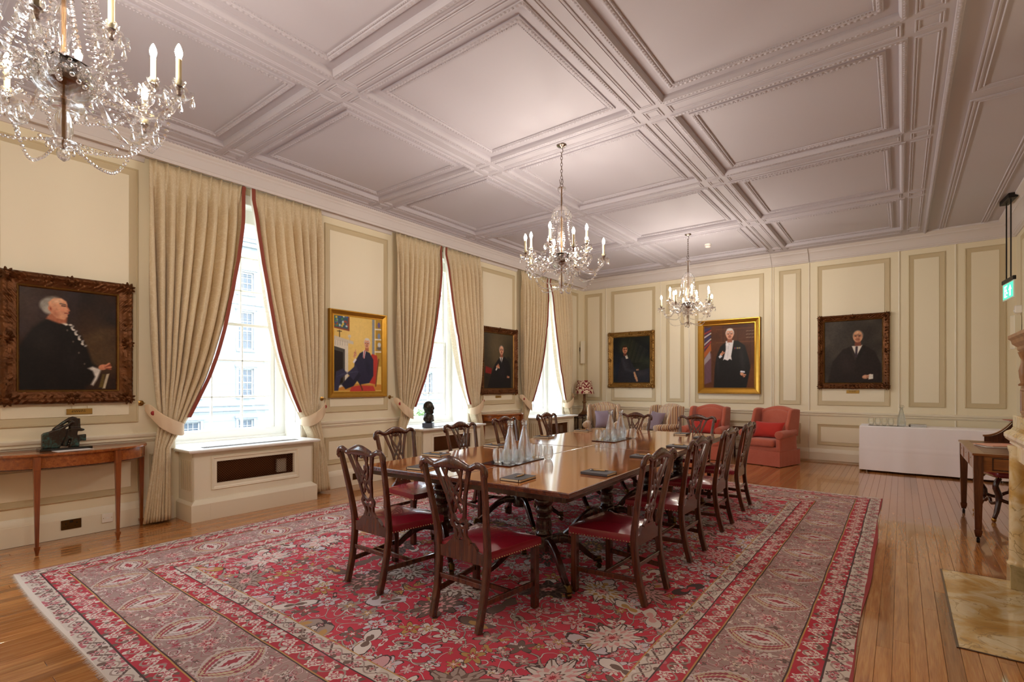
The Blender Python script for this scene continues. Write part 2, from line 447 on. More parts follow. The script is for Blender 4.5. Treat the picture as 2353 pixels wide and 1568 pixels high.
trim(DADO, XL, XR, PB, M['trim'], 1, 1); trim(DADO, 5.4, YB, PR, M['trim'], 0, 1)
xs = [XL, -5.84, -2.09, -1.435, -.03, XR]
for i in range(5): trim(BASE_BACK, xs[i]+(.001 if i else 0), xs[i+1]-.001, PB, M['trim'], 1 if i == 0 else 0, 1 if i == 4 else 0, 'baseboard_back')
trim(BASE, 5.4, YB, PR, M['trim'], 0, 1, 'baseboard_right')

# cornice
CLOW = [(0, 3.895), (.018, 3.897), (.022, 3.908), (.026, 3.932), (.034, 3.94), (.04, 3.952), (0, 3.96)]
CTOP = [(0, 3.95), (.185, 3.952), (.188, 3.905), (.205, 3.903), (.210, 3.935), (.216, 3.938), (.222, 4.03), (.236, 4.045), (.238, 4.062), (.262, 4.082), (.266, 4.10), (.285, ZC), (0, ZC+.01)]
CBACK = [(0, 3.895), (.020, 3.897), (.026, 3.912), (.048, 3.925), (.052, 3.945), (.060, 3.95), (.078, 3.985), (.11, 4.03), (.155, 4.062), (.165, 4.064), (.17, 4.08), (.205, 4.105), (.235, ZC+.001), (.237, 4.155), (0, 4.158)]
for i in range(4):
    y0 = WY[i]+1.045; y1 = WY[i+1]-1.045 if i < 3 else YB
    trim(CLOW, y0, y1, PL, M['cornice'], 0, 1 if i == 3 else 0)
trim(CTOP, YF, YB, PL, M['cornice'], 0, 1, 'trim_cornice_left')
def shift(pr, d): return [(n+d if n > 0 else 0, z) for n, z in pr]
ds = [0, .03, .05, .03, 0, 0]; xs2 = [XL, -5.93, -4.42, -2.09, -1.435, -.60, XR]
for i in range(6): trim(shift(CBACK, ds[i]), xs2[i], xs2[i+1], PB, M['cornice'], 1 if i == 0 else 0, 1 if i == 5 else 0, 'trim_cornice_back')
trim(CBACK, YF, YB, PR, M['cornice'], 0, 1, 'trim_cornice_right')

# ceiling: slab, a grid of beams, coffers with carved edges
ceiling = struct('ceiling', MB().box(XL-.3, XR+.3, YF-.3, YB+.3, 4.156, 4.32), M['ceil'])
BX = [(-6.205, -5.90), (-4.134, -3.826), (-2.062, -1.757), (.012, .345)]
BY = [-1.50, .57, 2.645, 4.722, 6.79, 8.865, 10.935]; HB = .155
bm_ = MB()
for x0, x1 in BX: bm_.box(x0, x1, YF, YB-.02, ZC, 4.16)
for k, yc in enumerate(BY):
    for i in range(3): bm_.box(BX[i][1]-.001, BX[i+1][0]+.001, yc-HB, (yc+HB if k < 6 else YB-.02), ZC, 4.16)
bm_.box(XL+.02, BX[0][0]+.001, YF, YB-.02, ZC+.004, 4.16)
bm_.build('beam', M['ceil'], ceiling)
MB().box(BX[3][1]+.001, XR, YF, YB, 4.150, 4.16).build('ceiling_flat', M['ceil'], ceiling)
def beads(mb, a0, a1, b0, b1, z, pitch, r):
    for (p, q, ax) in (((a0, b0), (a1, b0), 0), ((a1, b0), (a1, b1), 1), ((a1, b1), (a0, b1), 0), ((a0, b1), (a0, b0), 1)):
        L = math.hypot(q[0]-p[0], q[1]-p[1]); n = max(1, round(L/pitch)); axv = (1, 0, 0) if ax == 0 else (0, 1, 0)
        for i in range(n):
            f = (i+.5)/n; mb.egg((lerp(p[0], q[0], f), lerp(p[1], q[1], f), z), (r[0], r[1], r[2]), axv, (0, 0, -1))
P0 = PC(ZC); P1 = PC(4.156)
for i in range(3):
    for k in range(6):
        x0, x1 = BX[i][1], BX[i+1][0]; y0, y1 = BY[k]+HB, BY[k+1]-HB
        if y1 < -.5: continue
        # edge moulding hanging from the beams, then the carved frame on the coffer bed
        MB().rloft([(-.028, 0), (-.026, .010), (-.004, .014), (.008, .012), (.012, .004), (.02, -.004), (.024, -.02), (.028, -.04)], x0, x1, y0, y1, P0).build('coffer_edge', M['ceil'], ceiling, smooth=40)
        MB().rloft([(.108, -.005), (.110, .012), (.118, .016), (.146, .018), (.152, .010), (.160, .012), (.168, .010), (.172, -.005)], x0, x1, y0, y1, P1).build('coffer_frame', M['ceil'], ceiling, smooth=40)
        near = y1 < 9
        mb = MB(); beads(mb, x0-.010, x1+.010, y0-.010, y1+.010, ZC-.012, .034, (.015, .012, .012))
        beads(mb, x0+.132, x1-.132, y0+.132, y1-.132, 4.139, .040, (.019, .014, .013))
        beads(mb, x0+.164, x1-.164, y0+.164, y1-.164, 4.144, .022, (.008, .006, .007))
        mb.build('bead_moulding', M['ceil'], ceiling, smooth=50, kind='stuff')
def sunk(mb, a0, a1, b0, b1):
    mb.rloft([(0, -.002), (.002, .007), (.009, .009), (.013, .003), (.022, .003), (.026, .008), (.031, .006), (.034, -.002)], a0, a1, b0, b1, P0)
for k in range(7):
    yc = BY[k]
    if yc < -1: continue
    y0, y1 = yc-.085, yc+.085
    for i in range(3):                                   # along x between crossings
        mb = MB(); sunk(mb, BX[i][1]+.008, BX[i+1][0]-.008, y0, y1); mb.build('beam_panel', M['ceil'], ceiling, smooth=30)
    for i, (x0, x1) in enumerate([(-6.136, -5.966), (-4.062, -3.894), (-1.987, -1.822), (.078, .250)]):
        mb = MB(); sunk(mb, x0, x1, y0, y1); mb.build('beam_panel', M['ceil'], ceiling, smooth=30)
        if k < 6 and BY[k+1] > 0:
            mb = MB(); sunk(mb, x0, x1, yc+HB-.005, BY[k+1]-HB+.005); mb.build('beam_panel', M['ceil'], ceiling, smooth=30)
for x, s in ((-6.215, -1), (.327, 1)):                   # carved ropes along the two long sides
    mb = MB().box(x-.024, x+.024, YF, YB-.24, ZC-.012, ZC+.02, .004); n = int((YB-.3-0)/.036)
    for j in range(n): mb.egg((x, .2+j*.036, ZC-.012), (.016, .013, .012), (0, 1, 0), (0, 0, -1))
    mb.build('rope_moulding', M['ceil'], ceiling, smooth=45, kind='stuff')
PCF = PC(4.150)
for y0, y1 in ((2.0, 6.18), (6.34, 11.5)):
    MB().rloft([(0, -.002), (.002, .012), (.012, .014), (.02, .006), (.03, .006), (.036, .013), (.045, .011), (.052, .004), (.068, .003), (.075, .012), (.083, -.002)], .508, 1.115, y0, y1, PCF).build('ceiling_panel_moulding', M['ceil'], ceiling, smooth=30)

# ------------------------------------------------------------------ windows
XS = -6.95
def window(n, c):
    root = bpy.data.objects.new('window_%d' % n, None); COL.objects.link(root); root.location = (0, c, 0); root['kind'] = 'structure'
    hw = .565
    f = MB().rloft([(0, -.09), (0, .06), (.135, .06), (.135, .012), (.142, .012), (.142, -.09)], -WH, WH, WZ0, WZ1+.02, lambda a, b, k: (XS+k, a, b), closed=True)
    f.build('window_frame', M['white'], root, smooth=20)
    zs = [.86, 1.34, 1.815, 2.29, 2.75, 3.20, 3.66]; yb = [-hw, -hw/3, hw/3, hw]
    for sname, z0, z1, xo in (('sash', .82, 2.31, .0), ('sash', 2.27, 3.70, -.045)):
        mb = MB(); x0, x1 = XS-.022+xo, XS+.02+xo
        for s in (-1, 1): mb.box(x0, x1, s*hw, s*(hw+.055), z0, z1, .004)
        mb.box(x0, x1, -hw, hw, z0, z0+(.05 if z0 < 1 else .04), .004); mb.box(x0, x1, -hw, hw, z1-.04, z1, .004)
        sa = mb.build(sname, M['white'], root)
        q = [z for z in zs if z0+.06 < z < z1-.06]
        for y in yb[1:3]: MB().box(x0+.008, x1, y-.011, y+.011, z0+.03, z1-.03, .005).build('glazing_bar', M['white'], sa)
        for z in q: MB().box(x0+.008, x1, -hw, hw, z-.011, z+.011, .005).build('glazing_bar', M['white'], sa)
        zz = [z0+.045]+q+[z1-.035]
        for i in range(3):
            for j in range(len(zz)-1):
                MB().box(x0+.012, x0+.015, yb[i]+.011, yb[i+1]-.011, zz[j]+.011, zz[j+1]-.011).build('pane', M['pane'], sa)
        if z0 < 1:
            for y in (-.36, .36): MB().box(x1, x1+.03, y-.028, y+.028, z0+.045, z0+.06, .004).tube([(x1+.012, y-.02, z0+.06), (x1+.012, y, z0+.085), (x1+.012, y+.02, z0+.075)], .008, 6).build('sash_lift', M['iron'], sa)
    for s in (-1, 1):                                     # shutter cases in the reveals
        P = lambda a, b, k, s=s: (a, s*(WH-.001-k), b)
        r = MB().box(XS+.06, XL+.015, s*WH, s*(WH-.012), WZ0, WZ1).build('reveal', M['white'], root)
        MB().rloft([(0, .012), (0, .022), (.012, .024), (.02, .014), (.05, .016), (.055, .02)], -6.84, -6.60, .98, 2.2, P, cap=True).rloft([(0, .012), (0, .022), (.012, .024), (.02, .014), (.05, .016), (.055, .02)], -6.84, -6.60, 2.3, 3.70, P, cap=True).build('shutter_panel', M['white'], r)
        MB().box(XL-.02, XL+.028, s*(WH-.005), s*(WH+.085), WZ0, 3.86, .008).build('architrave', M['trim'], root)
    MB().box(XS+.06, XL+.01, -WH, WH, WZ1-.01, WZ1+.02).box(XL-.02, XL+.03, -WH-.08, WH+.08, WZ1-.06, WZ1+.06, .008).box(XS+.05, XS+.11, -WH+.01, WH-.01, 3.62, 3.80, .01).build('head_board', M['white'], root)
    MB().box(XS-.14, XL+.02, -WH, WH, WZ0-.04, WZ0+.005).box(XS-.02, XS+.09, -WH, WH, WZ0, WZ0+.035, .006).build('sill', M['white'], root)
    return root
for i, c in enumerate(WY): window(i+1, c)
# ------------------------------------------------------------------ dining chairs
def back_pt(s, t, f=0.0):
    """point of the raked chair back: s across, t up (0 at the shoe, 1 at the crest), f forwards"""
    z = .50+.482*t
    return (s, -.205-.075*t-.02*t*t+f, z)
def ribbon(mb, pts, w, th=.016, n=12):
    P = spline([(p[0], p[1], 0) for p in pts], n); W_ = w if hasattr(w, '__len__') else [w]*len(pts)
    rs = []
    for k, p in enumerate(P):
        f = k/(n-1)*(len(W_)-1); i = min(int(f), len(W_)-2); ww = lerp(W_[i], W_[i+1], f-i)/2
        d = (P[min(k+1, n-1)]-P[max(k-1, 0)]); d = Vector((d.x, d.y*.445, 0)).normalized(); nx, ny = -d.y, d.x/.445
        a = (p.x+nx*ww, p.y+ny*ww); b = (p.x-nx*ww, p.y-ny*ww)
        rs.append([back_pt(*a, th/2), back_pt(*b, th/2), back_pt(*b, -th/2), back_pt(*a, -th/2)])
    mb.rings(rs)
def make_chair():
    t = thing('dining_chair', 'x', 'chair')
    m = M['mahog']
    # seat: padded leather over the rails
    mb = MB(); N = 14
    def half(v): return lerp(.205, .278, v)
    def top(u, v):
        e = (1-abs(2*u-1)**3.2)*(1-abs(2*v-1)**3.2)
        return (lerp(-half(v), half(v), u), lerp(-.195, .268, v)+.014*(1-(2*u-1)**2)*(v > .99), .468+.034*e)
    mb.grid(N, N, top)
    rim = [(i/N, 0) for i in range(N)]+[(1, j/N) for j in range(N)]+[(1-i/N, 1) for i in range(N)]+[(0, 1-j/N) for j in range(N)]
    def out(p, g, z): x, y, _ = top(*p); return (x*(1+g), .035+(y-.035)*(1+g), z)
    mb.rings([[out(p, 0, .468) for p in rim], [out(p, .012, .459) for p in rim], [out(p, .016, .44) for p in rim], [out(p, .016, .415) for p in rim], [out(p, -.05, .412) for p in rim]], cap=False)
    seat = mb.build('seat', M['leather'], t, smooth=60)
    nm = MB()
    for a, b in (((0, .04), (0, 1)), ((0, 1), (1, 1)), ((1, .04), (1, 1))):
        n = 21
        for i in range(n):
            p = (lerp(a[0], b[0], (i+.3)/n), lerp(a[1], b[1], (i+.3)/n)); x, y, z = out(p, .017, .421); nm.sphere((x, y, z), .0052, 5, 4)
    nm.build('nail_heads', M['nail'], seat, smooth=80, kind='stuff')
    for s in (-1, 1):
        # front leg: square, chamfered
        MB().box(s*.232, s*.278, .212, .258, 0, .415, .005).build('front_leg', m, t)
        # rear post: one curved member from the floor to the crest
        P = spline([(s*.190, -.272, 0.0062), (s*.193, -.232, .16), (s*.198, -.205, .33), (s*.202, -.200, .46), (s*.212, -.222, .62), (s*.228, -.250, .78), (s*.246, -.292, .985)], 16)
        w = [.0205]*6+[.021, .021, .020, .019, .018, .0175, .017, .0165, .016, .016]
        MB().tube(P, [x*1.05 for x in w], ry=[x*.95 for x in w], sq=True, up=(0, 1, 0)).build('rear_leg', m, t, smooth=35)
        MB().bar((s*.255, .235, .165), (s*.192, -.23, .165), .018, .034, .003).build('side_stretcher', m, t)
    MB().bar((-.226, .02, .165), (.226, .02, .165), .018, .030, .003).build('cross_stretcher', m, t)
    MB().bar((-.19, -.215, .262), (.19, -.215, .262), .018, .030, .003).build('rear_stretcher', m, t)
    # rear seat rail with raised shoe
    poly = [(-.195, .385), (.195, .385), (.195, .458), (.165, .455), (.135, .462), (.112, .485), (.092, .505), (-.092, .505), (-.112, .485), (-.135, .462), (-.165, .455), (-.195, .458)]
    MB().prism(poly, -.212, -.188, lambda a, b, h: (a, h, b)).build('seat_rail', m, t)
    # pierced interlaced splat
    sp = MB()
    for s in (-1, 1):
        ribbon(sp, [(s*.140, 1.0), (s*.105, .80), (s*.072, .60), (s*.055, .42), (s*.047, .33), (s*.062, .26), (s*.048, .20), (s*.038, .10), (s*.066, .0)], [.030, .024, .022, .021, .022, .030, .020, .024, .034], n=24)
        ribbon(sp, [(s*.082, 1.0), (s*.050, .84), (-s*.022, .62), (-s*.064, .50)], [.018, .018, .018, .016], .013)
        ribbon(sp, [(s*.028, 1.02), (s*.062, .86), (s*.040, .66), (s*.0, .52), (-s*.030, .40)], [.016, .016, .017, .017, .016], .0125, n=14)
        ribbon(sp, [(s*.0, .27), (s*.030, .31), (s*.050, .37)], [.018, .02, .02], .014, 7)
        ribbon(sp, [(s*.058, .245), (s*.025, .20), (s*.0, .225)], [.02, .017, .018], .014, 7)
        ribbon(sp, [(s*.0, .13), (s*.012, .08), (s*.030, .03)], [.02, .018, .02], .014, 6)
        sp.sphere(back_pt(s*.070, .262), .014, 7, 5, (1, .6, 1)); sp.sphere(back_pt(s*.066, .21), .011, 7, 5, (1, .6, 1))
    ribbon(sp, [(0, .235), (0, .12)], [.018, .022], .014, 4)
    ribbon(sp, [(-.068, .005), (.068, .005)], [.022, .022], .018, 3)
    sp.build('splat', m, t, smooth=30)
    # serpentine crest rail with drooping ears
    cp = [(-.254, .925), (-.266, .975), (-.245, 1.045), (-.20, 1.058), (-.145, 1.012), (-.085, 1.045), (0, 1.068), (.085, 1.045), (.145, 1.012), (.20, 1.058), (.245, 1.045), (.266, .975), (.254, .925)]
    C = spline([back_pt(a, b) for a, b in cp], 41)
    hh = [.016+.022*math.exp(-((abs(p.x)-.0)/.12)**2)+.004*(abs(p.x) > .2) for p in C]
    cr = MB().tube(C, hh, 8, ry=[.0165+.002*math.exp(-(p.x/.15)**2) for p in C], up=(0, 0, 1))
    cr.build('crest_rail', m, t, smooth=70)
    # carved shell in the middle of the crest, on the front
    sh = MB()
    for k in range(-3, 4):
        a = k*.42; sh.bar((0, -.290+.0, .955), (.042*math.sin(a), -.284, .955+.030*math.cos(a)), .008, .012, .003)
    sh.build('carved_shell', m, t)
    return t
CH = make_chair()
R90 = pi/2
chairs = [  # x, y, facing (0 looks along +y), label
    (-3.118, 2.545, 0, 'mahogany dining chair at the left of the near table end, behind the nearest one'),
    (-2.190, 2.535, .02, 'nearest dining chair, its back turned, bright oxblood leather seat at the table end'),
    (-1.625, 3.425, R90-.03, 'nearest dining chair of the row on the fireplace side, seen side on'),
    (-1.665, 4.455, R90-.02, 'second dining chair from the camera along the fireplace side of the table'),
    (-1.700, 5.530, R90, 'third dining chair from the camera along the fireplace side of the table'),
    (-1.745, 6.560, R90+.02, 'farthest dining chair along the fireplace side, before a red armchair'),
    (-3.850, 3.430, -R90+.04, 'nearest dining chair of the row on the window side, before the yellow gilt portrait'),
    (-3.835, 4.380, -R90, 'second dining chair on the window side, before the radiator with the bust'),
    (-4.080, 5.540, -R90+.03, 'third dining chair on the window side, before the small far console'),
    (-4.130, 6.660, -R90, 'last dining chair on the window side, before the far radiator cover'),
    (-3.330, 7.215, pi-.05, 'dining chair at the far table end in front of the two striped armchairs'),
    (-2.385, 7.250, pi-.03, 'dining chair at the far table end in front of a red armchair'),
]
for i, (x, y, r, lab) in enumerate(chairs):
    if i == 0: CH.location = (x, y, .0112); CH.rotation_euler = (0, 0, r); CH['label'] = lab; CH['group'] = 'mahogany dining chairs round the table'
    else: dup(CH, (x, y, .0112), r, lab)

# ------------------------------------------------------------------ dining tables: four pedestal tables pushed together
def pedestal(mb_m, t, x, y, rz):
    zs = lambda pr: [(r, (z if z < .3 else .3+(z-.3)*(.735-.3)/(.665-.3))) for r, z in pr]
    col = MB().lathe(zs([(.07, .665), (.085, .66), (.085, .645), (.052, .64), (.050, .60), (.062, .59), (.066, .575), (.056, .565), (.070, .55), (.078, .53), (.066, .51), (.056, .505), (.064, .49), (.070, .47), (.062, .455), (.05, .45), (.058, .44), (.062, .43), (.054, .42), (.060, .40), (.066, .37), (.058, .345), (.066, .335), (.070, .325), (.062, .315), (.074, .305), (.076, .20), (.06, .19)]), 20, (x, y, 0))
    c = col.build('pedestal', M['mahog_dark'], t, smooth=50)
    for k in range(4):
        a = rz+pi/4+k*pi/2; d = Vector((math.cos(a), math.sin(a), 0)); o = Vector((x, y, 0))
        P = spline([o+d*.05+Vector((0, 0, .262)), o+d*.16+Vector((0, 0, .275)), o+d*.28+Vector((0, 0, .215)), o+d*.38+Vector((0, 0, .125)), o+d*.455+Vector((0, 0, .075))], 10)
        lg = MB().tube(P, [.036, .034, .032, .029, .026, .024, .022, .020, .019, .018], ry=[.026, .026, .025, .024, .023, .022, .021, .02, .019, .018], sq=True, up=(0, 0, 1))
        side = Vector((-d.y, d.x, 0))
        for j in (-2, -1, 0, 1, 2): lg.tube([p+side*j*.0078+Vector((0, 0, .030-.0016*q)) for q, p in enumerate(P)], .0042, 5)
        g = lg.build('leg', M['mahog_dark'], t, smooth=40)
        f = o+d*.475
        cs = MB().tube([P[-1]-d*.02, P[-1]+d*.03, f+d*.015+Vector((0, 0, .055))], [.022, .026, .02], 8)
        for j in (-1, 0, 1): cs.sphere(tuple(f+d*.018+side*j*.012+Vector((0, 0, .052))), .013, 7, 5, (1, 1, .8))
        cs.tube([f+side*-.016+Vector((0, 0, .022)), f+side*.016+Vector((0, 0, .022))], .022, 12).bar(f+Vector((0, 0, .02)), f+Vector((0, 0, .06)), .02, .014)
        cs.build('brass_paw_caster', M['brass_dark'], g, smooth=50)
def make_table(x0, x1, y0, y1, peds, label, top_z=.808):
    t = thing('dining_table', label, 'table', ((x0+x1)/2, (y0+y1)/2, 0), TROT, 'polished mahogany pedestal tables joined as one')
    a, b = (x1-x0)/2, (y1-y0)/2
    tp = MB().rloft([(.03, -.034), (.004, -.034), (0, -.031), (.003, -.0285), (.001, -.026), (.0, -.023), (.003, -.0205), (.001, -.018), (0, -.015), (.003, -.0125), (.001, -.010), (0, -.007), (.002, -.003), (.006, -.0005)], -a, a, -b, b, lambda p, q, n: (p, q, top_z+n)).build('table_edge', M['table_edge'], t)
    MB().rloft([(.006, -.0005), (.010, 0)], -a, a, -b, b, lambda p, q, n: (p, q, top_z+n), cap=True).build('tabletop', M['table_top'], t)
    MB().rloft([(.05, -.034), (.05, -.078), (.08, -.078), (.08, -.034)], -a, a, -b, b, lambda p, q, n: (p, q, top_z+n)).box(-a+.06, a-.06, -b+.06, b-.06, top_z-.05, top_z-.034).build('frieze', M['mahog_dark'], t)
    for px, py in peds: pedestal(None, t, px, py, .13)
    return t
TROT = math.radians(2.6)
TC = Vector((-2.633, 2.673, 0)); KS = .9007; TZ = .82; ca, sa_ = math.cos(TROT), math.sin(TROT)
def tpt(u, v, z=.82):
    """point on the joined table top: u across from the middle seam, v along from the near edge"""
    return (TC.x+u*ca-v*sa_, TC.y+u*sa_+v*ca, z)
TL = [(-.977, -.001, 0, 2.140, [(-.03, -.60), (-.03, .62)], 'near table section on the window side, left half of the end by the camera'),
      (.001, .995, 0, 2.252, [(-.06, -.515), (-.04, .62)], 'near table section on the fireplace side, its bare corner towards the camera'),
      (-.968, -.001, 2.156, 4.52, [(.02, -.58), (.02, .56)], 'far table section on the window side, beyond the dark cross seam'),
      (.001, .954, 2.254, 4.52, [(.0, -.55), (.0, .55)], 'far table section on the fireplace side, towards the red armchairs')]
for x0, x1, y0, y1, pd, lab in TL:
    t = make_table(x0, x1, y0, y1, pd, lab)
    p = tpt((x0+x1)/2, (y0+y1)/2, .0112); t.location = p

# ------------------------------------------------------------------ things on the table
def make_carafe():
    t = thing('water_carafe', 'x', 'carafe', group='glass water carafes on the table')
    prof = [(.050, .004), (.054, .012), (.057, .04), (.057, .07), (.050, .12), (.038, .17), (.026, .22), (.019, .25), (.017, .27), (.022, .275), (.022, .280), (.0185, .284)]
    inn = [(r-.0028, max(z, .010)) for r, z in prof]
    MB().rings([[(r*math.cos(2*pi*i/24), r*math.sin(2*pi*i/24), z) for i in range(24)] for r, z in [(.001, .0015), (.040, .001)]+prof+inn[::-1]+[(.001, .010)]], cap=True).build('bottle', M['bottle'], t, smooth=60)
    w = [(r-.0035, z) for r, z in prof if .01 < z < .262]
    MB().lathe([(.001, .0108)]+w+[(.001, .262)], 20).build('water', M['glass'], t, smooth=60)
    MB().lathe([(.0165, .276), (.0165, .286), (.0225, .288), (.0225, .300), (.019, .303)], 18).build('stopper', M['glass'], t, smooth=40)
    MB().tube([(.0225*math.cos(a), .0225*math.sin(a), .268) for a in np.linspace(0, 2*pi, 20)[:-1]], .0018, 5, closed=True).tube([(.023, 0, .268), (.034, 0, .285), (.024, 0, .306), (0, 0, .307), (-.024, 0, .306), (-.034, 0, .285), (-.023, 0, .268)], .0014, 5).build('wire_clip', M['steel'], t, smooth=60)
    return t
def make_tumbler():
    prof = [(.026, .002), (.033, .010), (.040, .030), (.042, .048), (.040, .068), (.034, .095)]
    inn = [(r-.0018, max(z, .014)) for r, z in prof]
    mb = MB().rings([[(r*math.cos(2*pi*i/20), r*math.sin(2*pi*i/20), z) for i in range(20)] for r, z in [(.001, .003), (.022, .0005)]+prof+inn[::-1]+[(.001, .014)]])
    return tag(mb.build('tumbler', M['glass'], None, smooth=60), 'x', 'glass', 'stemless tumblers on the table')
CF = make_carafe(); TB = make_tumbler(); CF.scale = (1.10, 1.10, 1.17); TB.scale = (1.10, 1.10, 1.30)
car = [(-3.005, 3.885, 'water carafe at the front of the pair on the near tray'), (-2.945, 4.035, 'water carafe at the back of the pair on the near tray'),
       (-3.135, 6.28, 'water carafe at the front of the pair on the far tray'), (-3.065, 6.45, 'water carafe at the back of the pair on the far tray')]
for i, (x, y, lab) in enumerate(car):
    if i == 0: CF.location = (x*KS, y*KS, TZ+.0082); CF['label'] = lab
    else: dup(CF, (x*KS, y*KS, TZ+.0082), None, lab)
tum = [(-3.045, 3.745, 'tumbler at the left of the near tray, beside the front carafe', .0082), (-2.945, 3.755, 'tumbler before the front carafe on the near tray, second from the left', .0082), (-2.845, 3.80, 'tumbler overlapping the foot of the front near carafe', .0082),
       (-3.03, 4.235, 'tumbler just behind the carafes on the near tray', .0082), (-2.93, 4.24, 'middle tumbler of the three behind the near carafes', .0082), (-2.815, 4.265, 'tumbler off the near tray, reflecting in the bare table top', .0008),
       (-3.225, 6.11, 'tumbler at the left of the far tray', .0082), (-3.145, 6.165, 'second tumbler from the left on the far tray', .0082), (-3.015, 6.14, 'tumbler in front of the far pair of carafes', .0082),
       (-3.10, 6.60, 'tumbler behind the far carafes, left of two', .0082), (-2.975, 6.645, 'tumbler behind the far carafes, right of two', .0008)]
for i, (x, y, lab, z) in enumerate(tum):
    if i == 0: TB.location = (x*KS, y*KS, TZ+z); TB['label'] = lab
    else: dup(TB, (x*KS, y*KS, TZ+z), None, lab)
M['tray'] = plain('dark_lacquer', '3a3438', .08, coat=.6)
M['tray_edge'] = plain('red_lacquer_edge', '4c1810', .25)
for cx, cy, lab in ((-3.02, 3.955, 'dark lacquer tray under the near pair of carafes'), (-3.13, 6.33, 'dark lacquer tray under the far pair of carafes')):
    t = thing('serving_tray', lab, 'tray', (cx*KS, cy*KS, TZ+.0008), math.radians(4), 'lacquer trays on the table')
    MB().box(-.15, .15, -.29, .29, 0, .0065, .002).build('tray_base', M['tray_edge'], t); MB().box(-.145, .145, -.285, .285, .0066, .0072).build('tray_surface', M['tray'], t)
def make_notebook():
    t = thing('notebook', 'x', 'notebook', group='charcoal notebooks laid at each place')
    MB().box(-.073, .073, -.103, .103, .0024, .0155, .001).build('pages', M['cream_paper'], t)
    MB().box(-.076, .076, -.105, .105, 0, .0022, .001).box(-.076, .076, -.105, .105, .0158, .018, .001).box(-.078, -.0745, -.105, .105, .0003, .0177, .0012).build('cover', M['cover'], t)
    MB().box(.060, .064, -.1056, .1056, -.0002, .0184).build('elastic_band', M['black'], t)
    return t
def make_pen():
    t = thing('pen', 'x', 'pen', group='wooden barrelled pens on the notebooks')
    def cyl(a, b, r0, r1): return MB().tube([(0, a, .006), (0, b, .006)], [r0, r1], 10)
    cyl(-.040, .045, .0052, .0052).build('barrel', M['wood_pen'], t, smooth=50)
    cyl(-.066, -.040, .0022, .0050).build('tip', M['steel'], t, smooth=50)
    cyl(.045, .068, .0050, .0040).bar((0, .030, .0118), (0, .066, .0118), .003, .0014).build('cap', M['steel'], t, smooth=50)
    return t
M['wood_pen'] = plain('beech_pen_barrel', 'c79a5c', .45)
NB = make_notebook(); PN = make_pen(); NB.scale = (1.12, 1.06, 1.0); PN.scale = (1.05, 1.05, 1.05)
nbs = [(-3.42, 3.14, .15, 'window-side place at the near table end'), (-2.42, 3.235, .08, 'place nearest the camera at the near table end'),
       (-2.025, 3.84, R90+.02, 'first place on the fireplace side'), (-2.11, 4.99, R90+.06, 'second place on the fireplace side'), (-2.125, 6.06, R90+.06, 'third place on the fireplace side'), (-2.19, 7.25, R90+.05, 'farthest place on the fireplace side'),
       (-3.93, 3.79, -R90+.12, 'first place on the window side'), (-3.92, 4.78, -R90-.05, 'second place on the window side'), (-4.03, 5.99, -R90+.08, 'third place on the window side'), (-4.08, 7.20, -R90+.1, 'farthest place on the window side'),
       (-2.63, 7.62, pi+.1, 'right hand place at the far table end'), (-3.70, 7.62, pi, 'left hand place at the far table end behind carafes')]
for i, (x, y, r, w_) in enumerate(nbs):
    x *= KS; y *= KS
    lab = 'charcoal notebook at the '+w_; pl = 'pen on the notebook at the '+w_
    dx, dy = .012*math.cos(r), .012*math.sin(r)
    if i == 0: NB.location = (x, y, TZ+.0008); NB.rotation_euler = (0, 0, r); NB['label'] = lab; PN.location = (x+dx, y+dy, TZ+.0195); PN.rotation_euler = (0, 0, r+.25); PN['label'] = pl
    else: dup(NB, (x, y, TZ+.0008), r, lab); dup(PN, (x+dx, y+dy, TZ+.0195), r+random.uniform(-.15, .2), pl)
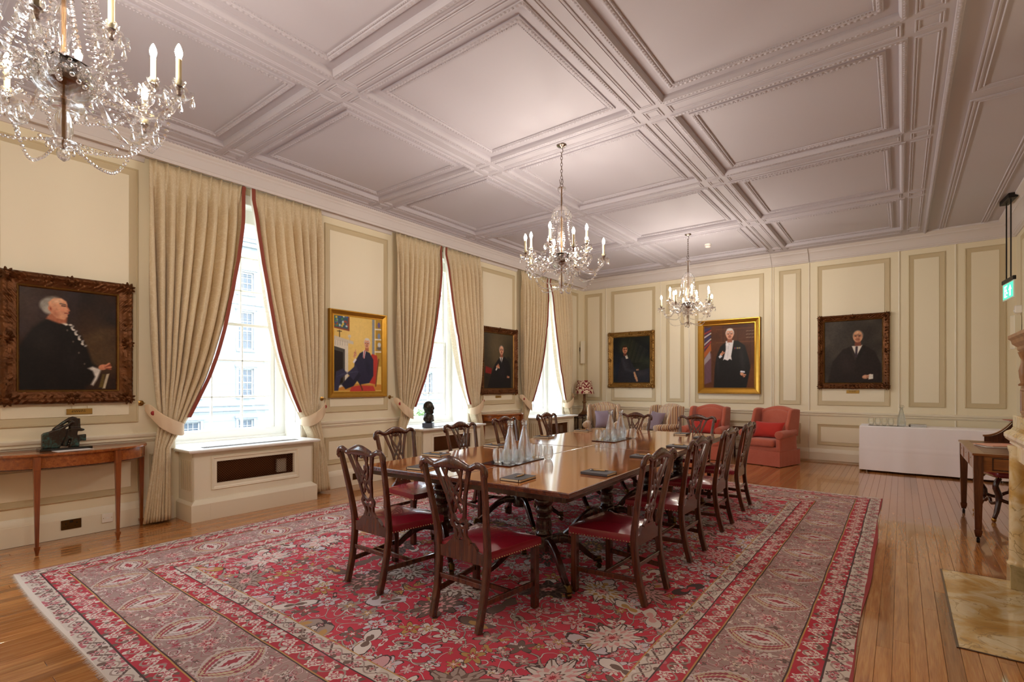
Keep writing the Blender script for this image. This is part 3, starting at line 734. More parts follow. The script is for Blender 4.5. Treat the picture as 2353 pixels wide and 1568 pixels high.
# ------------------------------------------------------------------ the rug
def rug_mat():
    t = NT('persian_rug'); HX, HY = (RUG[1]-RUG[0])/2, (RUG[3]-RUG[2])/2
    x, y, z = t.sep(t.obj())
    wob = t.noise(t.obj(), 2.2, 2); wob2 = t.noise(t.mapv(t.obj(), loc=(9, 4, 0)), 2.2, 2)
    xw = x+(wob-.5)*.02; yw = y+(wob2-.5)*.02
    dx = HX-xw.abs(); dy = HY-yw.abs(); d = t.math('MINIMUM', dx, dy); side = dx < dy
    s = side*yw+(1-side)*xw
    RED, CREAM, PINK, BROWN, DARK, GOLD, TAUPE, LILAC = 'b02a35', 'd9cbc4', 'd79a98', '6b5145', '3a2622', 'b98a4a', 'a08a80', 'c9bdc4'
    def cells(px, py, sc, rand=.8):
        n = t.new('ShaderNodeTexVoronoi', voronoi_dimensions='2D'); n.inputs['Scale'].default_value = sc; n.inputs['Randomness'].default_value = rand
        t.put(n.inputs['Vector'], t.comb(px, py)); c = t.sep(n.outputs['Color']); q = t.sep(n.outputs['Position'])
        return px-q[0], py-q[1], c, E(t, n.outputs['Distance'])
    def flower(lx, ly, R, n, c, depth=.24, squash=None):
        """petalled flower: 0 in the middle, 1 at the rim"""
        if squash is not None:
            a = c[2]*6.28; ca_, sb = t.math('COSINE', a), t.math('SINE', a)
            lx, ly = lx*ca_+ly*sb, (ly*ca_-lx*sb)*squash
        r = t.math('SQRT', lx*lx+ly*ly); a = t.math('ARCTAN2', ly, lx)
        pet = t.math('COSINE', a*n)
        return r/(R*(1-depth+pet*depth)), a
    def over(base, mask, col): return t.mix(mask, base, col)
    def hue(c, stops): return t.ramp(c, stops, True)
    # -- field
    mx = xw.abs()
    base = t.mix(t.noise(t.obj(), 3, 3), lin('ba1a34'), lin('cf324a'))
    def vines(base, vx, vy, sc, mult, width, c1, c2, off=0.0):
        nz = t.noise(t.comb(vx+off, vy-off), sc, 1.6, .45); fr = t.math('FRACT', nz*mult); m = (fr-.5).abs()
        base = over(base, m < width*1.7, lin(c2)); return over(base, m < width, lin(c1))
    base = vines(base, mx, yw, 2.4, 8.0, .034, 'a8988c', '4a2c28')
    base = vines(base, mx, yw, 3.4, 7.0, .028, 'd2c2bd', '7a2430', 4.3)
    for sc, R, n, off, big in ((13.0, .022, 5, 12.3, 0), (8.0, .050, 2, 3.1, 2), (7.0, .052, 6, 6.1, 0), (4.1, .098, 5, 7.7, 0), (3.1, .16, 2, 17.9, 2), (1.75, .235, 9, 0.4, 1)):
        lx, ly, c, dist = cells(mx+off, yw+off*1.7, sc, .75 if big == 1 else .95)
        f, a = flower(lx, ly, R, float(n), c, (.30, .20, .42)[big], (1.25, 1.4, 1.35)[big])
        f = f+(t.noise(t.comb(lx+c[0]*9.0, ly), 26 if big else 40, 2)-.5)*(.5 if big == 1 else .3)
        on = (f < 1.0)*(c[0] > (.22, .08, .40)[big])
        pc = hue(c[1], [(0, CREAM), (.30, LILAC), (.50, 'cf9a9c'), (.62, TAUPE), (.74, BROWN), (.82, 'b58a48'), (.88, 'c9b8bd'), (.96, DARK)])
        cc = hue(c[0], [(0, BROWN), (.30, 'd79a98'), (.5, RED), (.7, BROWN), (.85, GOLD)])
        col = over(t.mix(1.0, lin(DARK), lin(DARK)), f < .90, pc)
        if big == 1:
            vein = (t.math('COSINE', a*18.0) > .90)*(f > .5); col = over(col, vein, lin(BROWN))
            g, _ = flower(lx, ly, R*.66, 18.0, c, .14, 1.6); col = over(col, g < 1.0, cc)
            g2, _ = flower(lx, ly, R*.54, 9.0, c, .18, 1.6); col = over(col, g2 < 1.0, pc)
            col = over(col, g2 < .62, lin(BROWN)); col = over(col, g2 < .5, lin('d79a98')); col = over(col, g2 < .22, lin(RED))
        elif big == 2:
            col = over(col, f < .45, cc)
        else:
            vein = (t.math('COSINE', a*(float(n))) < -.9)*(f > .4); col = over(col, vein, lin(BROWN))
            col = over(col, f < .42, cc); col = over(col, f < .2, lin(CREAM))
        base = over(base, on, col)
    field = base
    # -- main border: pointed medallions between small rosettes on dense scrolling work
    PERB = .62
    q = (t.math('FRACT', s/PERB+.5)-.5)*PERB; pd = d-.478
    mb_ = t.mix(t.noise(t.obj(), 4, 2), lin('957a72'), lin('b0928a'))
    mb_ = vines(mb_, xw, yw, 6.0, 7.0, .07, 'c9b4b2', '8c3540', 2.2)
    mb_ = vines(mb_, xw, yw, 9.0, 6.0, .05, 'b8767c', '6b5145', 7.7)
    for sc, R, off in ((17, .022, 1.3), (10.5, .040, 5.9)):
        lx, ly, c, dist = cells(xw+off, yw+off, sc, 1.0); f, a = flower(lx, ly, R, 4.0, c, .35, 1.6)
        col = over(hue(c[1], [(0, 'cfc0b8'), (.3, 'c08a86'), (.55, 'a84a56'), (.75, 'd9c4b4'), (.9, '5f4a42')]), f < .45, hue(c[0], [(0, 'a4333e'), (.4, '6b5145'), (.7, 'd9cbc4')]))
        mb_ = over(mb_, (f < 1.0)*(c[0] > .3), col)
    rr = q.abs()/.165+pd*pd*27.0; sp = t.math('SINE', pd*150.0)*t.math('SINE', q*190.0)
    med = t.ramp(rr*.93+sp*.05, [(0, 'a4333e'), (.12, 'd8c9c4'), (.30, '7d5a50'), (.36, 'cdbcb8'), (.47, 'a4434e'), (.56, 'c9b491'), (.66, '96404a'), (.74, 'bda88c'), (.82, 'c8b4b2'), (.92, '7d6258')], True)
    mb_ = over(mb_, rr < 1.0, med)
    q2 = (t.math('FRACT', s/PERB)-.5)*PERB; r2, a2 = flower(q2, pd, .062, 8.0, None, .25)
    mb_ = over(mb_, r2 < 1.0, t.ramp(r2, [(0, 'd9cbc4'), (.3, 'a4333e'), (.65, 'd9a9a4')], True))
    # -- guard bands
    def guard(dc, w, ground, vine, per, flw):
        u = d-dc; v = t.math('FRACT', s/per)
        b = t.mix(1.0, lin(ground), lin(ground))
        wv = t.math('SINE', s*(2*pi/per))*(w*.30); b = over(b, (u-wv).abs() < w*.085, lin(vine)); gl = cells(xw, yw, 20.0, 1.0); b = over(b, (gl[3] < .40)*(gl[2][0] > .45), hue(gl[2][1], [(0, 'b8606a'), (.4, '6b5145'), (.7, 'd9cbc4')]))
        b = over(b, ((u+wv).abs() < w*.05), lin(TAUPE))
        for ph, sg, pal in ((.25, -1, flw), (.75, 1, flw[::-1])):
            lq = (t.math('FRACT', s/per-ph+.5)-.5)*per; f, a = flower(lq, u+sg*w*.16, w*.33, 6.0, None, .25)
            b = over(b, f < 1.0, t.ramp(f, [(0, pal[0]), (.35, pal[1]), (.7, pal[2])], True))
        return b
    out = t.mix(1.0, lin(CREAM), lin('d9ccc0'))
    bands = [(.0, .018, None), (.018, .125, guard(.072, .107, 'cdbfb4', '5a4238', .21, ['a4333e', 'c9a8a4', '5f4a42'])), (.125, .135, lin(DARK)), (.135, .268, guard(.20, .13, 'b41c32', 'dccfc6', .20, ['e2d5c8', 'b8606a', 'dcc8bf'])), (.268, .276, lin(GOLD)), (.276, .284, lin(DARK)),
             (.284, .672, mb_), (.672, .68, lin(DARK)), (.68, .688, lin(GOLD)), (.688, .82, guard(.752, .13, 'b41c32', 'dccfc6', .20, ['e2d5c8', 'b8606a', 'dcc8bf'])), (.82, .828, lin(DARK)), (.828, .925, guard(.876, .096, 'cdbfb4', '5a4238', .20, ['a4333e', 'c9a8a4', '5f4a42'])), (.925, .933, lin(GOLD))]
    edge = over(out, side*(x > 0), lin('9c2c2c')); edge = over(edge, side*(x < 0), lin('a0605c'))
    res = field
    for lo, hi, col in bands:
        if col is None: col = edge
        res = over(res, (d > lo-.03 if lo == 0 else d > lo)*(d < hi), col)
    wear = t.noise(t.obj(), 1.3, 4); res = t.mix(wear*.15, res, lin('dccdd2'))
    pile = t.noise(t.obj(), 420, 2)
    res = t.mix(.35, res, t.mix(pile, (.35, .35, .35), (.68, .68, .68)), 'OVERLAY')
    t.set(Base_Color=res, Roughness=.95, Specular_IOR_Level=.1); t.bump(pile, .35, .003); return t.m
rx, ry = (RUG[0]+RUG[1])/2, (RUG[2]+RUG[3])/2; HX, HY = (RUG[1]-RUG[0])/2, (RUG[3]-RUG[2])/2
rug = thing('rug', 'large worn red Persian style rug under the dining tables with wide floral borders', 'rug', (rx, ry, 0))
def rug_edge(a, b):
    wx = .013*math.sin(b*1.7)+.006*math.sin(b*4.1+1); wy = .015*math.sin(a*1.9+2)
    return a+wx*(abs(a)/HX)**3, b+wy*(abs(b)/HY)**3
mb = MB(); NX, NY = 40, 56
def rg(u, v):
    a, b = rug_edge(lerp(-HX, HX, u), lerp(-HY, HY, v)); return (a, b, .009+.0015*math.sin(a*3+b*2.1)*math.sin(b*2.7))
mb.grid(NX, NY, rg)
rim = [(i/NX, 0) for i in range(NX)]+[(1, j/NY) for j in range(NY)]+[(1-i/NX, 1) for i in range(NX)]+[(0, 1-j/NY) for j in range(NY)]
mb.rings([[rg(*p) for p in rim], [(*rg(*p)[:2], .0005) for p in rim]], cap=False)
mb.build('rug_pile', rug_mat(), rug, smooth=50)
fr = MB()
for sgn in (-1, 1):
    n = 900
    for i in range(n):
        a = lerp(-HX, HX, (i+random.random()*.5)/n); p = rug_edge(a, sgn*HY); L = random.uniform(.012, .032); w_ = .0022
        fr.add([(p[0]-w_, p[1]-sgn*.004, .0055), (p[0]+w_, p[1]-sgn*.004, .0055), (p[0]+w_*.6+random.uniform(-.006, .006), p[1]+sgn*L, .002)], [(0, 1, 2)])
fr.build('fringe', plain('cotton_fringe', 'd8cfc4', .9), rug, kind='stuff')
# ------------------------------------------------------------------ curtains
def cloth_mat():
    t = NT('cream_damask'); v = t.obj()
    n = t.noise(t.mapv(v, (1, 9, 7)), 1.3, 3, .6, 1.5); dm = (t.math('FRACT', n*7.0)-.5).abs()
    col = t.mix(dm < .16, lin('e0cfae'), lin('ecdfc4')); col = t.mix(t.noise(v, 2, 3)*.5, col, lin('d8c196'))
    t.set(Base_Color=col, Roughness=.6, Sheen_Weight=.3, Specular_IOR_Level=.3); t.bump(t.noise(v, 260, 2), .12, .001)
    # a little daylight glows through the weave
    out = t.N['Material Output']; tr = t.new('ShaderNodeBsdfTranslucent'); t.put(tr.inputs[0], (.80, .62, .38))
    mx = t.new('ShaderNodeMixShader'); mx.inputs[0].default_value = .16
    t.L.new(t.b.outputs[0], mx.inputs[1]); t.L.new(tr.outputs[0], mx.inputs[2]); t.L.new(mx.outputs[0], out.inputs[0]); return t.m
M['curtain'] = cloth_mat()
M['braid'] = plain('terracotta_braid', '8d4130', .7, bump=(300, .3, .001))
M['lining'] = plain('white_lining', 'efe9dd', .8)
M['tieback'] = plain('plain_cream_tieback', 'e0c8a8', .6, bump=(200, .1, .001))
M['rosette'] = plain('red_rosette', '9a1f1c', .6)
XC = -6.375
def curtain(c, s, label):
    """c window centre, s=-1 left of the pair, +1 right"""
    t = thing('curtain', label, 'curtain', (0, c, 0), 0, 'cream damask curtains at the tall windows')
    ztop, ztie, zbot = 3.915, 1.13, .03
    rng = np.random.default_rng(int(abs(c)*100)+s+3); ph = rng.uniform(-.5, .5, 40)
    NP = 9 if s < 0 else 8
    outer = 1.03 if s < 0 else 1.0
    def inner(z):
        if z >= ztie:
            f = (ztop-z)/(ztop-ztie); return float(np.interp(f, [0, .18, .33, .48, .62, .74, .842, .93, 1], [.035, .07, .122, .195, .285, .375, .470, .575, .665]))
        f = (ztie-z)/(ztie-zbot); return lerp(.665, .835, min(1, f*3.4))-.02*max(0, f-.3)
    def out_(z):
        if z >= ztie: f = (ztop-z)/(ztop-ztie); return outer-.10*f**4
        f = (ztie-z)/(ztie-zbot); return .93+.15*f
    def pt(u, z):
        """u 0 at the inner edge, 1 at the outer edge"""
        a, b = inner(z), out_(z); f = (ztop-z)/(ztop-zbot)
        y = lerp(a, b, u)
        k = u*NP; kk = k+.22*math.sin(2*pi*u*1.3+ph[1]*6)*min(1, f*2.2)+.16*math.sin(7*u+3*f+ph[2]*6)*min(1, f*2)
        w = kk; pinch = max(0, 1-(ztop-z)/.42)**1.3
        i = int(math.floor(w)) % 40; dep = 1+.55*ph[i]
        amp = lerp(.034, .062, min(1, f*2.5))*dep
        if z < ztie+.5: amp *= lerp(.45, 1, min(1, abs(z-ztie)/.5))
        c1 = math.cos(2*pi*w); wave = math.copysign(abs(c1)**.65, c1)   # broad rolls with tight valleys
        x = amp*(wave if wave > 0 else wave*1.15)+.006*math.sin(31*u+9*f)
        if pinch > 0:
            fr = (w % 1)-.5; x = lerp(x, .036*math.exp(-(fr/.10)**2)*(1+.45*math.cos(fr*62))-.012, pinch)
        y += .020*math.sin(2*pi*w+1.3)*min(1, f*2.5)
        if z > ztie: x += .05*(1-u)*math.sin(pi*min(1, f/.71))*.6
        bulge = .055*math.exp(-((z-ztie)/.18)**2)
        return (XC+x+bulge*.2, s*y, z)
    NU, NV = NP*16, 60
    zs = [ztop-(ztop-zbot)*(j/NV)**1.0 for j in range(NV+1)]
    mb = MB(); mb.grid(NU, NV, lambda u, v: pt(u, zs[int(round(v*NV))]))
    # selvedge turned back so that the cloth has an edge
    o = mb.build('curtain_cloth', M['curtain'], t, smooth=180)
    so = o.modifiers.new('s', 'SOLIDIFY'); so.thickness = .006; so.offset = -1; baked(o); o.data.polygons.foreach_set('use_smooth', [True]*len(o.data.polygons))
    # braid along the leading edge, lining behind it
    rs = []; ls = []
    for z in zs:
        if z < ztie-.02: break
        p = Vector(pt(0.0, z)); q = Vector(pt(.045, z)); w_ = .040; p.x = q.x = max(pt(k*.012, z)[0] for k in range(6))+.008; p.y = q.y = s*min(s*pt(k*.012, z)[1] for k in range(6))-s*.002; q.y += s*.045
        d = (q-p); d.z = 0; d = d.normalized() if d.length > 1e-5 else Vector((0, s, 0)); n = Vector((1, 0, 0))
        rs.append([p+n*.004-d*.004, p+n*.008+d*.015, p+n*.006+d*w_, p-n*.002+d*w_*.9])
        back = Vector((-1, 0, 0)); ls.append([p-d*.003, p-d*.003+back*.010, p+d*.004+back*.055, p+d*.012+back*.055])
    MB().rings(rs).build('braid', M['braid'], t, smooth=40)
    MB().rings(ls).build('lining_edge', M['lining'], t, smooth=40)
    # shaped tieback to a brass hook on the wall
    y0, z0, y1, z1 = 1.035, 1.24, .715, 1.00
    P = [(XC-.02, s*1.065, z0+.01), (XC+.055, s*1.03, z0-.03), (XC+.098, s*.96, z0-.12), (XC+.108, s*.86, z0-.19), (XC+.09, s*.76, z0-.23), (XC+.02, s*.705, z0-.235), (XC-.05, s*.70, z0-.22)]
    C = spline(P, 22); rs = []
    for k, p in enumerate(C):
        f = k/21; h = .052+.030*math.sin(pi*min(1, f*1.15)); h = h*min(1, .55+f*4)
        rs.append([p+Vector((.0, 0, h)), p+Vector((.006, 0, h*.9)), p+Vector((.006, 0, -h*.9)), p+Vector((0, 0, -h))])
    tb = MB().rings(rs).build('tieback', M['tieback'], t, smooth=40)
    MB().lathe([(.001, .012), (.02, .012), (.026, .006), (.026, -.002)], 14).build('rosette', M['rosette'], tb, smooth=50)
    r = tb.children[0]; r.location = (XC+.066, s*1.012, z0-.045); r.rotation_euler = (0, pi/2, 0)
    hk = MB().lathe([(.03, 0), (.03, .006), (.012, .012), (.008, .03)], 12); o2 = hk.tube([(0, 0, .02), (.0, 0, .06), (0, .012, .075), (0, .02, .065)], .006, 6).build('brass_hook', M['brass'], t, smooth=50)
    o2.location = (XL, s*1.075, 1.30); o2.rotation_euler = (0, pi/2, 0)
    return t
names = ['window nearest the camera', 'middle window', 'far window']
for i, c in enumerate(WY[1:]):
    curtain(c, -1, 'left curtain of the pair at the '+names[i]+', tied back left')
    curtain(c, 1, 'right curtain of the pair at the '+names[i]+', tied back to the right')
for i, c in enumerate(WY):   # curtain rails up inside the cornice
    MB().box(XC-.012, XC+.012, c-1.03, c+1.03, 3.925, 3.945, .003).build('curtain_rail', M['white'], None, kind='structure').name = 'trim_curtain_rail'

# ------------------------------------------------------------------ radiator covers under the windows
M['grille'] = plain('copper_lattice', '8a5636', .4, .6)
M['dark'] = plain('painted_recess_dark', '0b0908', .9)  # near-black colour painting in the dark of openings
def radiator(c, label):
    t = thing('radiator_cover', label, 'radiator cover', (0, c, 0), 0, 'panelled radiator covers under the windows')
    x0 = XL+.002; xb = -6.118; xf = -6.058; hw = .742; m = M['trim']
    # carcase with an open front
    mb = MB(); q = hw-.03
    for p0, p1, r0, r1 in ((-q, -.46, .215, .752), (.46, q, .215, .752), (-.46, .46, .215, .384), (-.46, .46, .632, .752)): mb.box(xb-.02, xb, p0, p1, r0, r1)
    for sg in (-1, 1): mb.box(x0, xb, sg*(q-.02), sg*q, .215, .752)
    mb.build('carcase', m, t)
    MB().box(-6.40, -6.39, -hw+.1, hw-.1, .25, .73).build('painted_inner_shade', M['dark'], t)  # near-black sheet, the shade behind the lattice put in as colour
    MB().box(-6.36, -6.30, -hw+.28, hw-.28, .27, .68, .01).build('radiator', M['brass_dark'], t)
    MB().box(-6.28, -6.24, .30, .42, .39, .56, .004).build('control_box', M['trim'], t)
    # corner pilaster joints and stop-fluted sides
    for s in (-1, 1):
        g = MB()
        for k in range(5): g.box(-6.40+k*.055, -6.378+k*.055, s*(hw-.03), s*(hw-.026), .33, .66, .002)
        g.build('fluting', M['mould'], t)
    MB().rloft([(0, -.002), (.0, .006), (.006, .014), (.014, .010), (.020, .012), (.028, .006), (.066, -.020), (.070, -.03)], -.522, .522, .318, .697, lambda a, b, n: (xb+n, a, b)).build('grille_frame', m, t, smooth=25)
    # diagonal lattice
    la = MB(); a0, a1, b0, b1 = -.455, .455, .386, .630; st = .0285
    for sg in (-1, 1):
        k = -40
        for k in range(-40, 60):
            off = a0+k*st*1.0
            # line a = off + sg*(b-b0)
            pts = []
            lo, hi = b0, b1
            fa = lambda b: off+(b-b0) if sg > 0 else off+(b1-b)
            bs = sorted([b0, b1]); A = [fa(b0), fa(b1)]
            import_lo = max(a0, min(A)); import_hi = min(a1, max(A))
            if import_hi-import_lo < .004: continue
            if sg > 0: p0 = (import_lo, b0+(import_lo-off)); p1 = (import_hi, b0+(import_hi-off))
            else: p0 = (import_lo, b1-(import_lo-off)); p1 = (import_hi, b1-(import_hi-off))
            xx = xb-.026+.0016*sg
            la.bar((xx, p0[0], p0[1]), (xx, p1[0], p1[1]), .0022, .0056, up=(1, 0, 0))
    la.build('lattice', M['grille'], t, kind='stuff')
    # plinth and moulded skirting
    for a, b in ((-hw, -.555), (-.553, .553), (.555, hw)):
        MB().box(x0, xf, a, b, .001, .186, .0015).build('plinth', m, t)
    MB().rloft([(0, .0), (0, .186), (.004, .192), (.018, .205), (.040, .222), (.052, .232), (.052, .236), (.060, .238)], -hw+.001, hw-.001, -6.85, xf-.001, lambda a, b, n: (b, a, n)).build('skirting', m, t, smooth=20)
    # marble-white top with a slot grille
    tp = MB().rloft([(.02, .752), (.010, .756), (.006, .765), (.0, .768), (0, .780), (.006, .786)], -hw-.03, hw+.03, -6.76, -6.035, lambda a, b, n: (b, a, n), cap=True).build('top_board', M['white'], t, smooth=30)
    sl = MB().box(-6.30, -6.19, -.56, .56, .7862, .7872)
    sl.build('slot_shade_sheet', M['dark'], t)  # flat black sheet on the solid board, painted shade between the bars
    g = MB()
    for k in range(56): y = -.55+k*.02; g.box(-6.295, -6.195, y, y+.009, .787, .7905)
    g.build('slot_bars', M['steel'], t, kind='stuff')
    return t
RC = None
for i, c in enumerate(WY[1:]):
    lab = 'cream panelled radiator cover with copper lattice under the '+names[i]
    if RC is None: RC = radiator(c, lab)
    else: dup(RC, (0, c, 0), None, lab)

# ------------------------------------------------------------------ half round console tables
def console(name, x, y, w, dep, h, label, legs):
    t = thing(name, label, 'table', (x, y, 0))
    def arc(r, n=28): return [(r[0]*math.sin(a), r[1]*math.cos(a)) for a in np.linspace(-pi/2, pi/2, n)]
    # local: x along -wall depth (towards the room), y along the wall
    def slab(inset, z): return [(dep*math.cos(a)**.8*(1-inset/dep), (w-inset)*math.sin(a), z) for a in np.linspace(-pi/2+.0001, pi/2-.0001, 33)]
    MB().rings([slab(.004, h-.024), slab(0, h-.020), slab(0, h-.005), slab(.004, h)]).build('tabletop', M['console'], t, smooth=30)
    MB().rings([slab(.03, h-.135), slab(.028, h-.024)]).build('frieze', M['console'], t, smooth=30)
    MB().rings([slab(.026, h-.138), slab(.026, h-.132), slab(.03, h-.130)]).build('frieze_line', M['mahog_dark'], t, smooth=30)
    for lx, ly in legs:
        lg = MB(); rs = []
        for z, q in ((h-.024, .024), (h-.14, .024), (h-.145, .0225), (.075, .0125), (.073, .020), (.05, .019), (.045, .016), (0, .010)):
            rs.append([(lx+q*i, ly+q*j, z) for i, j in ((1, 1), (-1, 1), (-1, -1), (1, -1))])
        lg.rings(rs).build('leg', M['console_leg'], t)
    return t
console('console_table', XL+.033, 1.275, .635, .475, .885, 'half round satinwood console table with tapering legs under the large profile portrait', [(.44, -.29), (.44, .29), (.03, -.60), (.03, .60)])
console('console_table', XL+.033, 7.98, .56, .42, .92, 'small half round mahogany console table under the portrait between the far windows', [(.385, -.24), (.385, .24), (.03, -.52), (.03, .52)])

# bronze on the near console
sc = thing('abstract_sculpture', 'dark green patinated bronze abstract sculpture on a black slab on the near console', 'sculpture', (-6.275, 1.225, .886))
MB().box(-.075, .075, -.19, .19, 0, .022, .002).build('slab_base', M['black'], sc)
PSY = lambda a, b, n: (n, a, b)
mb = MB()
mb.prism([(-.165, .022), (-.04, .022), (.0, .13), (.012, .19), (-.01, .20), (-.08, .192), (-.11, .175), (-.15, .165), (-.165, .15)], -.028, .03, PSY)
mb.tube(spline([(0, -.085, .185), (0, -.02, .245), (0, .045, .29), (0, .075, .285)], 9), [.018, .017, .016, .02], seg=8) if False else mb.tube(spline([(0, -.085, .185), (0, -.02, .245), (0, .045, .292), (0, .075, .285)], 9), .016, 8)
mb.tube(spline([(.02, -.055, .185), (.02, .01, .225), (.02, .05, .262)], 7), .013, 8).tube(spline([(-.02, -.045, .185), (-.02, .0, .215), (-.02, .03, .235)], 7), .012, 8)
mb.tube([(0, .045, .19), (0, .04, .30)], .020, 8).tube([(.005, .072, .19), (.005, .07, .30)], .017, 8).tube([(0, .105, .17), (0, .10, .29)], .012, 8)
mb.prism([(.03, .18), (.115, .165), (.14, .172), (.14, .185), (.10, .20), (.04, .205)], -.03, .03, PSY)
mb.prism([(.025, .022), (.095, .022), (.085, .10), (.09, .19), (.04, .19), (.045, .10)], -.03, .03, PSY)
mb.tube([(0, -.005, .03), (0, .01, .09), (0, .03, .19)], .022, 8).prism([(-.02, .10), (.05, .10), (.05, .17), (-.0, .17)], -.02, .02, PSY)
mb.prism([(.085, .075), (.155, .07), (.155, .135), (.085, .13)], -.012, .012, PSY).tube([(0, .10, .022), (0, .10, .08)], .008, 7)
blob('bronze', mb, M['bronze'], sc, .0055, 3)
MB().box(-.105, .105, -.135, .135, 0, .0012).build('paper_sheet', M['paper'], None)
o = bpy.data.objects['paper_sheet']; o.location = (-6.175, 1.255, .8862); o.rotation_euler = (0, 0, .12); tag(o, 'white sheet of paper lying in front of the bronze sculpture on the near console', 'paper')

# bust on the middle radiator cover
bt = thing('portrait_bust', 'dark bronze bust of a bald man on a square block in the middle window', 'bust', (-6.20, 5.80, .7925), -.95)
MB().box(-.085, .085, -.085, .085, 0, .075, .003).build('block_base', plain('grey_slate', '4d5566', .3), bt)
mb = MB().sphere((0, 0, .335), .085, 20, 14, (.86, 1.02, 1.22)).sphere((0, .025, .285), .062, 16, 10, (.85, .95, 1.05)).sphere((0, .088, .315), .016, 8, 6, (.8, 1, 1.6)).sphere((0, .075, .35), .03, 8, 6, (1.8, .6, .5)).sphere((0, .078, .27), .02, 8, 6, (1.4, .6, .5)).sphere((0, .07, .245), .022, 8, 6)
for s in (-1, 1): mb.sphere((s*.075, -.005, .325), .02, 8, 6, (.5, .9, 1.5)).sphere((s*.033, .07, .30), .018, 8, 6)
mb.tube([(0, -.02, .17), (0, -.005, .27)], [.062, .055], 12)
mb.tube([(-.155, -.01, .135), (-.08, 0, .185), (0, 0, .195), (.08, 0, .185), (.155, -.01, .135)], [.045, .06, .065, .06, .045], 12)
mb.sphere((0, .01, .15), .12, 16, 10, (1.15, .68, .75)).tube([(0, 0, .07), (0, 0, .12)], [.05, .075], 12)
for s in (-1, 1): mb.bar((s*.015, .085, .10), (s*.055, .06, .20), .022, .016).bar((s*.01, .08, .19), (s*.04, .055, .215), .02, .015)
blob('head_and_shoulders', mb, M['bronze'], bt, .0065, 3)
# ------------------------------------------------------------------ crystal chandeliers (origin at the ceiling, z down)
def bead_string(pts, n, r0, r1=None, seg=6):
    P = spline(pts, n); mb = MB()
    for k, p in enumerate(P):
        r = lerp(r0, r1 if r1 else r0, k/(n-1))
        d = (P[min(k+1, n-1)]-P[max(k-1, 0)]).normalized(); L = (P[1]-P[0]).length*.46 if n > 1 else r
        u = d.orthogonal().normalized(); b = d.cross(u)
        rs = []
        for h, q in ((-1, .12), (-.45, .85), (.45, .85), (1, .12)): rs.append([p+d*(h*L)+(u*math.cos(2*pi*i/seg)+b*math.sin(2*pi*i/seg))*(q*r) for i in range(seg)])
        mb.rings(rs)
    return mb
def drop_mesh(L=.062):
    return MB().lathe([(.0015, 0), (.0035, -.004), (.005, -.010), (.001, -.012), (.0035, -.016), (.0085, -.034), (.0115, -.046), (.0095, -.056), (.003, -.062)], 8).mesh('pendant_drop', M['crystal'])
DROP = drop_mesh(); DROPS = MB().lathe([(.0015, 0), (.0055, -.005), (.0015, -.010), (.004, -.014), (.008, -.026), (.006, -.034), (.002, -.038)], 8).mesh('pendant_drop', M['crystal'])
def pan(r, h, wav=8):
    rs = []
    for q, z in ((.15, 0), (.55, .003), (.85, .012), (1.0, h), (.97, h+.002), (.82, .016), (.55, .007), (.15, .004)):
        rs.append([((r*q*(1+.06*q*q*math.cos(wav*2*pi*i/32)))*math.cos(2*pi*i/32), (r*q*(1+.06*q*q*math.cos(wav*2*pi*i/32)))*math.sin(2*pi*i/32), z+(.006*q**4*math.cos(wav*2*pi*i/32) if q > .6 else 0)) for i in range(32)])
    return MB().rings(rs)
PAN = pan(.060, .022).mesh('drip_pan', M['crystal'], 60); CUP = pan(.028, .024, 6).mesh('candle_cup', M['crystal'], 60)
CANDLE = MB().lathe([(.0118, 0), (.0118, .118), (.0125, .120), (.0125, .126), (.009, .128)], 14).mesh('candle_tube', M['candle'], 60)
BULB = MB().lathe([(.008, 0), (.0125, .012), (.0155, .026), (.0145, .038), (.010, .052), (.005, .064), (.001, .070)], 14).mesh('bulb', M['bulb'], 180)
HOLD = MB().lathe([(.006, -.035), (.010, -.03), (.007, -.02), (.014, -.004), (.020, 0), (.020, .006), (.008, .008)], 14).mesh('candle_socket', M['steel'], 50)
SPEC = [(k*2*pi/10+.2, .452 if k % 2 == 0 else .335, -1.285 if k % 2 == 0 else -1.185) for k in range(10)]
def arm_mesh(r, zc):
    """twisted glass arm from the receiver bowl sinking and rising to its drip pan"""
    P = spline([(.055, 0, -1.255), (.10, 0, -1.225), (.17, 0, -1.27), (r*.58, 0, zc-.085), (r*.80, 0, zc-.098), (r*.95, 0, zc-.055), (r, 0, zc)], 26)
    rad = [lerp(.0145, .0115, k/25) for k in range(26)]
    mb = MB(); rs = []
    for k, p in enumerate(P):
        t = (P[min(k+1, 25)]-P[max(k-1, 0)]).normalized(); n = Vector((0, 1, 0)); b = t.cross(n)
        rs.append([p+(n*math.cos(a+k*.35)+b*math.sin(a+k*.35))*rad[k]*(1+.22*math.cos(4*a)) for a in [2*pi*i/12 for i in range(12)]])
    return mb.rings(rs).mesh('arm', M['crystal'], 60)
AM = {s: arm_mesh(*s) for s in {(r, z) for _, r, z in SPEC}}
